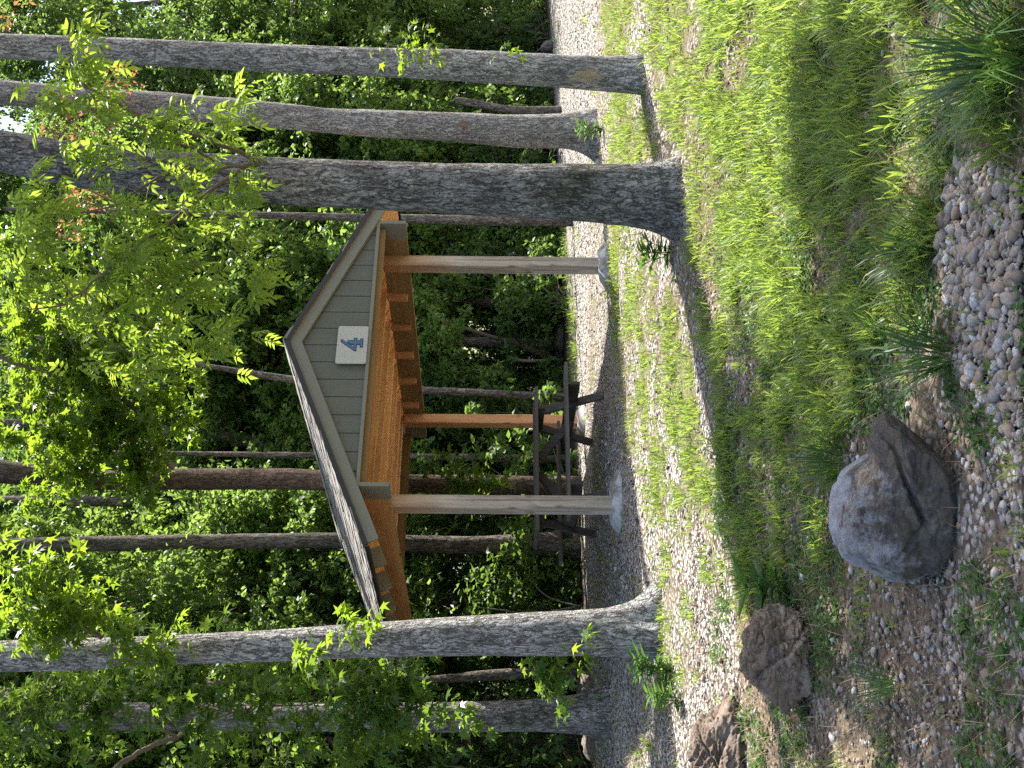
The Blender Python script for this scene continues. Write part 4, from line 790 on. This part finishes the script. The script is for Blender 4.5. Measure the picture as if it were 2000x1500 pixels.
for root, org, pth, c0, rr_, n, sd in ((T2, o2, p2, (o2[0] - 1.5, o2[1] + .5, 13.6), (1.5, 1.5, 1.5), 60, 61), (T4, o4, p4, (o4[0] - .8, o4[1] + .3, 9.5), (2.4, 2.2, 2.6), 150, 62), (T5, o5, p5, (o5[0] - .4, o5[1] + .4, 9.5), (2.4, 2.4, 2.8), 150, 63)):
    c = crown_pts(np.random.default_rng(sd), n, c0, rr_); crown(root, org, c, np.full(len(c), .42), 46, LW, LWF, M_LEAF_WOOD, .12, 70 + sd, pth[pth[:, 2] > 4.5])
for root, org, pth, sd in ((T6, o6, p6, 64), (T7, o7, p7, 65)):
    c = crown_pts(np.random.default_rng(sd), 170, (org[0] - 1.6, org[1] + 1.8, 10.5), (2.2, 1.8, 3.0)); r = np.random.default_rng(sd); pos, ld = sprays(r, c, np.full(len(c), .45), 50, 6, .45)
    link('crown', leafmesh('crown', pos - org, ld, r.uniform(.7, 1.2, len(pos)) * .12, r.normal(size=len(pos)) * .6, ST, STF), M_LEAF_GUMDARK, root)
# dead wood in the undergrowth
def deadwood(name, label, pts, r0, r1_, mat=M_TWIG):
    q = smoothpath([at(*p) for p in pts], 5); V, Fq = tubes([(q, np.linspace(r0, r1_, len(q)))], 8); c = q[0].copy(); o = link(name, mesh_np(name, V - c, Fq, True), mat); o.location = c; return tag(o, label, 'branch')
deadwood('branch_shape', 'dead branch leaning in the undergrowth beyond the cedar post', [(1075, 700, 19.5), (1010, 672, 19.4), (950, 655, 19.3), (855, 622, 19.2)], .06, .025)
deadwood('branch_shape', 'short forked dead branch under the leaning one', [(1065, 705, 19.0), (1000, 700, 18.9), (985, 660, 18.9)], .035, .012, M_TWIG_DRY)
deadwood('branch_shape', 'pale dead branch low between picnic table and thin curving trunk', [(1060, 870, 17.0), (1050, 820, 16.9), (1058, 780, 16.8)], .02, .008, M_TWIG_DRY)

# ---------------------------------------------------------------- grass, weeds, gravel
def blades(name, roots, hgt, wid, lean, az, mat, bend=1.0, kind='stuff', label=None, parent=None, org=None):
    n = len(roots); t = np.array([0, .35, .7, 1.0]); d = np.stack([np.cos(az), np.sin(az), np.zeros(n)], -1); sd = np.stack([-np.sin(az), np.cos(az), np.zeros(n)], -1)
    out = lean[:, None] * (t * .45 + bend * t ** 2 * .75)[None, :]; up = np.sqrt(np.clip(1 - (out * .72) ** 2, .05, 1)) * t[None, :]
    c = roots[:, None, :] + hgt[:, None, None] * (out[..., None] * d[:, None, :] + up[..., None] * np.array([0, 0, 1.0]))
    wv = wid[:, None] * np.array([.75, 1.0, .7, .02])[None, :]
    V = np.stack([c - wv[..., None] * sd[:, None, :] / 2, c + wv[..., None] * sd[:, None, :] / 2], 2).reshape(n, 8, 3)
    Fq = np.array([(0, 1, 3, 2), (2, 3, 5, 4), (4, 5, 7, 6)])
    Vf = V.reshape(-1, 3)
    if org is not None: Vf = Vf - org
    return link(name, mesh_np(name, Vf, [((np.arange(n) * 8)[:, None, None] + Fq[None]).reshape(-1, 4)], True), mat, parent)
r = np.random.default_rng(21)
def scatter(n, y0, y1, extra=.35):
    y = np.sqrt(r.uniform(y0 ** 2, y1 ** 2, n)); x = r.uniform(-1, 1, n) * (.352 * y + extra); return x, y
BUSY = [(gnd(1845, 965)[:2] + np.array([.01, .2]), .30), (gnd(1592, 1297)[:2] + np.array([0, .15]), .2), (gnd(1452, 1480)[:2] + np.array([-.1, .16]), .36)]
def free(x, y):
    k = np.ones(len(x), bool)
    for c, q in BUSY: k &= (x - c[0]) ** 2 + ((y - c[1]) * 1.15) ** 2 > q * q
    return k
def tufts(n, y0, y1, per, hs, wd):
    x, y = scatter(n, y0, y1); g_ = grassy(x, y); k = (r.uniform(0, 1, n) < g_ * .9 * np.clip(.75 + 1.5 * n2(x, y, 9, 27, 2), .05, 1.4)) & free(x, y) & (edge_d(x, y) < .4); x, y, g_ = x[k], y[k], g_[k]
    c = np.repeat(np.arange(len(x)), per); sp = .035 + .02 * r.uniform(0, 1, len(x)); a = r.uniform(0, 6.283, len(c)); q = np.sqrt(r.uniform(0, 1, len(c))) * sp[c]
    X_, Y_ = x[c] + q * np.cos(a), y[c] + q * np.sin(a); hh = hs * (.55 + .65 * np.clip(g_, 0, 1.1))[c] * (.7 + .6 * r.uniform(0, 1, len(x)))[c] * r.uniform(.45, 1.1, len(c))
    return np.stack([X_, Y_, gz(X_, Y_)], -1), hh, wd * np.exp(r.normal(.05, .38, len(c))), np.clip(r.normal(.55, .3, len(c)), .05, 1.25), a + r.normal(size=len(c)) * .7
R1_ = tufts(9500, 3.0, 7.2, 12, .092, .0062); R2_ = tufts(17000, 7.2, 13.5, 10, .072, .0062); R3_ = tufts(9000, 13.5, 24, 8, .11, .007)
allr = [np.concatenate([a_[i] for a_ in (R1_, R2_, R3_)]) for i in range(5)]
tag(blades('grass', *allr[:3], allr[3], allr[4], M_GRASS), 'bright green lawn grass growing through the gravel', 'grass', None, 'stuff')
# dry straw lying about
x, y = scatter(52000, 3.0, 14); k = free(x, y) & (r.uniform(0, 1, len(x)) < .35 + .65 * (n2(x, y, 1.1, 51, 3) > 0)); x, y = x[k], y[k]; n = len(x)
tag(blades('dry_grass', np.stack([x, y, gz(x, y) + .006], -1), r.uniform(.03, .09, n), r.uniform(.0015, .0035, n), np.full(n, 1.30), r.uniform(0, 6.28, n), M_STRAW, .25), 'pale dry straw lying over the gravel', 'dry grass', None, 'stuff')
# low broad-leaved weeds
x, y = scatter(7000, 3.0, 6.9); k = free(x, y) & (n2(x, y, 2.6, 71, 4) > .0 + .25 * r.uniform(0, 1, len(x))) & ~inpoly(x, y, GP['stones']); x, y = x[k], y[k]
c = np.repeat(np.arange(len(x)), 9); a = r.uniform(0, 6.28, len(c)); q = r.uniform(0, .04, len(c)); P = np.stack([x[c] + q * np.cos(a), y[c] + q * np.sin(a), gz(x[c], y[c]) + r.uniform(.005, .035, len(c))], -1)
tag(link('weeds', leafmesh('weeds', P, np.stack([np.cos(a), np.sin(a), r.uniform(-.1, .7, len(c))], -1), r.uniform(.012, .032, len(c)), r.normal(size=len(c)) * .3, LW, LWF), M_WEED), 'low broad-leaved weeds spread over the gravel', 'weeds', None, 'stuff')
# stones
def pebbles(x, y, size, V0, F0, seed, sink=.35):
    n = len(x); rr_ = np.random.default_rng(seed); k = len(V0); var = 24
    base = []
    for i in range(var):
        q = V0 * (1 + .22 * fbm(V0 * 1.3 + i * 3.7, i, 2))[:, None]; L_ = np.linalg.norm(q, axis=1); u_ = q / L_[:, None]
        for _ in range(7):
            nn = rr_.normal(size=3); nn /= np.linalg.norm(nn); dt = u_ @ nn; L_ = np.where(dt > .05, np.minimum(L_, rr_.uniform(.48, .9) / np.maximum(dt, .05)), L_)
        base.append(u_ * L_[:, None] * np.array([1, rr_.uniform(.6, .95), rr_.uniform(.38, .7)]))
    base = np.stack(base)
    b = base[rr_.integers(0, var, n)]; a = rr_.uniform(0, 6.28, n); ti = rr_.normal(size=n) * .25; c_, s_ = np.cos(a)[:, None], np.sin(a)[:, None]
    bx, by, bz = b[..., 0], b[..., 1], b[..., 2]; bz = bz + bx * np.tan(ti)[:, None] * .6
    V = np.stack([bx * c_ - by * s_, bx * s_ + by * c_, bz], -1) * (size / 2)[:, None, None]; V += np.stack([x, y, gz(x, y) + size * .5 * sink], -1)[:, None, :]
    return mesh_np('gravel', V.reshape(-1, 3), [((np.arange(n) * k)[:, None, None] + F0[None]).reshape(-1, 3)], False)
x, y = scatter(26000, 2.95, 7.5); ins = inpoly(x, y, GP['stones']); dn = np.where(ins, 1.0, .62 + .5 * n2(x, y, 1.4, 81, 3) - .45 * np.clip(grassy(x, y) - .4, 0, 1)); k = (r.uniform(0, 1, len(x)) < dn) & free(x, y); x, y, ins = x[k], y[k], ins[k]
sz = np.where(ins, np.exp(r.normal(-3.45, .38, len(x))), np.exp(r.normal(-3.95, .45, len(x)))); sz = np.clip(sz, .009, .07)
tag(link('gravel', pebbles(x, y, sz, I1, I1F, 5), M_GRAVEL), 'mixed grey and tan river gravel in the foreground', 'gravel', None, 'stuff')
x, y = scatter(60, 2.9, 5.0, .3); ins = inpoly(x, y, GP['stones'])
# denser big stones where the bed is bare
wp = np.array(GP['stones']); lo, hi = wp.min(0), wp.max(0); n = 2400; x = r.uniform(lo[0], hi[0], n); y = r.uniform(lo[1], hi[1], n); k = inpoly(x, y, GP['stones']) & free(x, y); x, y = x[k], y[k]
tag(link('gravel', pebbles(x, y, np.clip(np.exp(r.normal(-3.58, .42, len(x))), .012, .065), I2, I2F, 6, .5), M_GRAVEL), 'bed of larger rounded stones at the bare corner of the lawn', 'gravel', None, 'stuff')
I0v, I0f = I1[:12], None
import bmesh as _b
_bm = _b.new(); _b.ops.create_icosphere(_bm, subdivisions=1, radius=1.0); _bm.verts.ensure_lookup_table(); V12 = np.array([v.co[:] for v in _bm.verts]); F12 = np.array([[v.index for v in f.verts] for f in _bm.faces]); _bm.free()
x, y = scatter(46000, 7.0, 24, .5); k = (edge_d(x, y) < .25) & (r.uniform(0, 1, len(x)) < .75 - .5 * np.clip(grassy(x, y), 0, 1)); x, y = x[k], y[k]
tag(link('gravel', pebbles(x, y, np.clip(np.exp(r.normal(-3.75, .4, len(x))), .012, .06), V12, F12, 7), M_GRAVEL_PALE), 'pale crushed gravel pad around and under the shelter', 'gravel', None, 'stuff')

x, y = scatter(900, 8.0, 17, .4); k = (edge_d(x, y) < .2) & (r.uniform(0, 1, len(x)) < .75); x, y = x[k], y[k]
_m = NT('dry_seed_ball'); M_BALL = _m.done(_m.pbr((.035, .024, .017), .9, None, .1))
tag(link('seed_litter', pebbles(x, y, np.clip(np.exp(r.normal(-3.5, .2, len(x))), .02, .04), V12, F12, 17, .9), M_BALL), 'dark dry seed balls littering the pale gravel', 'litter', None, 'stuff')

# individual plants
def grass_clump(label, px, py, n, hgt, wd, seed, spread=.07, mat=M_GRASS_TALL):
    g = gnd(px, py); rr_ = np.random.default_rng(seed); a = rr_.uniform(0, 6.28, n); q = np.sqrt(rr_.uniform(0, 1, n)) * spread; X_, Y_ = g[0] + q * np.cos(a), g[1] + q * np.sin(a)
    org = np.array([g[0], g[1], float(gz(g[0], g[1]))]); o = blades('grass_clump', np.stack([X_, Y_, gz(X_, Y_)], -1), hgt * rr_.uniform(.5, 1.1, n), wd * rr_.uniform(.6, 1.2, n), np.clip(rr_.normal(.75, .3, n), .1, 1.3), a + rr_.normal(size=n) * .4, mat, 1.0, org=org)
    o.location = org; return tag(o, label, 'plant')
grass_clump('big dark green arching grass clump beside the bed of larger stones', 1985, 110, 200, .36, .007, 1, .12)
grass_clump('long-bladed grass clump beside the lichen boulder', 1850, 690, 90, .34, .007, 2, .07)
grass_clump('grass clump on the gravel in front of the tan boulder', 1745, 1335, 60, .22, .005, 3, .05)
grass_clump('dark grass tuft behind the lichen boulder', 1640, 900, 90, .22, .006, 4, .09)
grass_clump('grass tuft in the sunlit gravel before the shelter post', 1335, 975, 60, .17, .006, 5, .07, M_GRASS)
grass_clump('thick grass tuft in the lawn near the tree shadow', 1530, 560, 110, .22, .006, 6, .10, M_GRASS)
grass_clump('bright grass tuft in middle of the lawn', 1700, 300, 110, .22, .006, 7, .10, M_GRASS)
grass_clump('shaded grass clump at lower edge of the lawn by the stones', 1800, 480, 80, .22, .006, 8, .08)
def leafy(label, px, py, stems, hgt, ll, seed, mat=M_WEED, nl=16, lean=.5):
    g = gnd(px, py); org = np.array([g[0], g[1], float(gz(g[0], g[1]))]); rr_ = np.random.default_rng(seed); tb_, P, D = [], [], []
    for k in range(stems):
        a = rr_.uniform(0, 6.28); h_ = hgt * rr_.uniform(.6, 1.1); e = np.array([math.cos(a) * h_ * lean * rr_.uniform(.2, 1), math.sin(a) * h_ * lean * rr_.uniform(.2, 1), h_]); s0 = np.array([math.cos(a), math.sin(a), 0]) * .02
        pt = smoothpath([s0, (s0 + e) * .5 + np.array([0, 0, h_ * .08]), e], 5); tb_.append((pt, np.linspace(.0035, .0015, len(pt))))
        for q in range(nl):
            t = (q + .5) / nl; b = t * 6.28 * 3.1 + rr_.uniform(0, 1); P.append(pt[min(len(pt) - 1, int(t * len(pt)))]); D.append((math.cos(b), math.sin(b), .75 - .5 * (1 - t)))
    root = thing('weed_plant', label, 'plant', org); V, Fq = tubes(tb_, 5); link('stem', mesh_np('stem', V, Fq, True), M_WEED, root); P = np.array(P); D = np.array(D)
    T, TF = leaf_simple(.24, .03, .22); link('foliage', leafmesh('foliage', P, D, ll * rr_.uniform(.6, 1.15, len(P)), rr_.normal(size=len(P)) * .3, T, TF), mat, root)
leafy('dark narrow-leaved weed between the tan boulder and the tree shadow', 1540, 1135, 3, .20, .17, 1, nl=15)
leafy('narrow-leaved weed clump at foot of the pale furrowed tree', 1310, 1310, 5, .30, .13, 2)
leafy('tall weed leaning beside the weed clump near the split boulder', 1330, 1370, 3, .22, .12, 3)
leafy('dark weed against foot of the thickest trunk', 1310, 492, 4, .20, .14, 4)
leafy('light green weed at foot of the patchy trunk', 1178, 250, 5, .28, .12, 5, M_WEED)
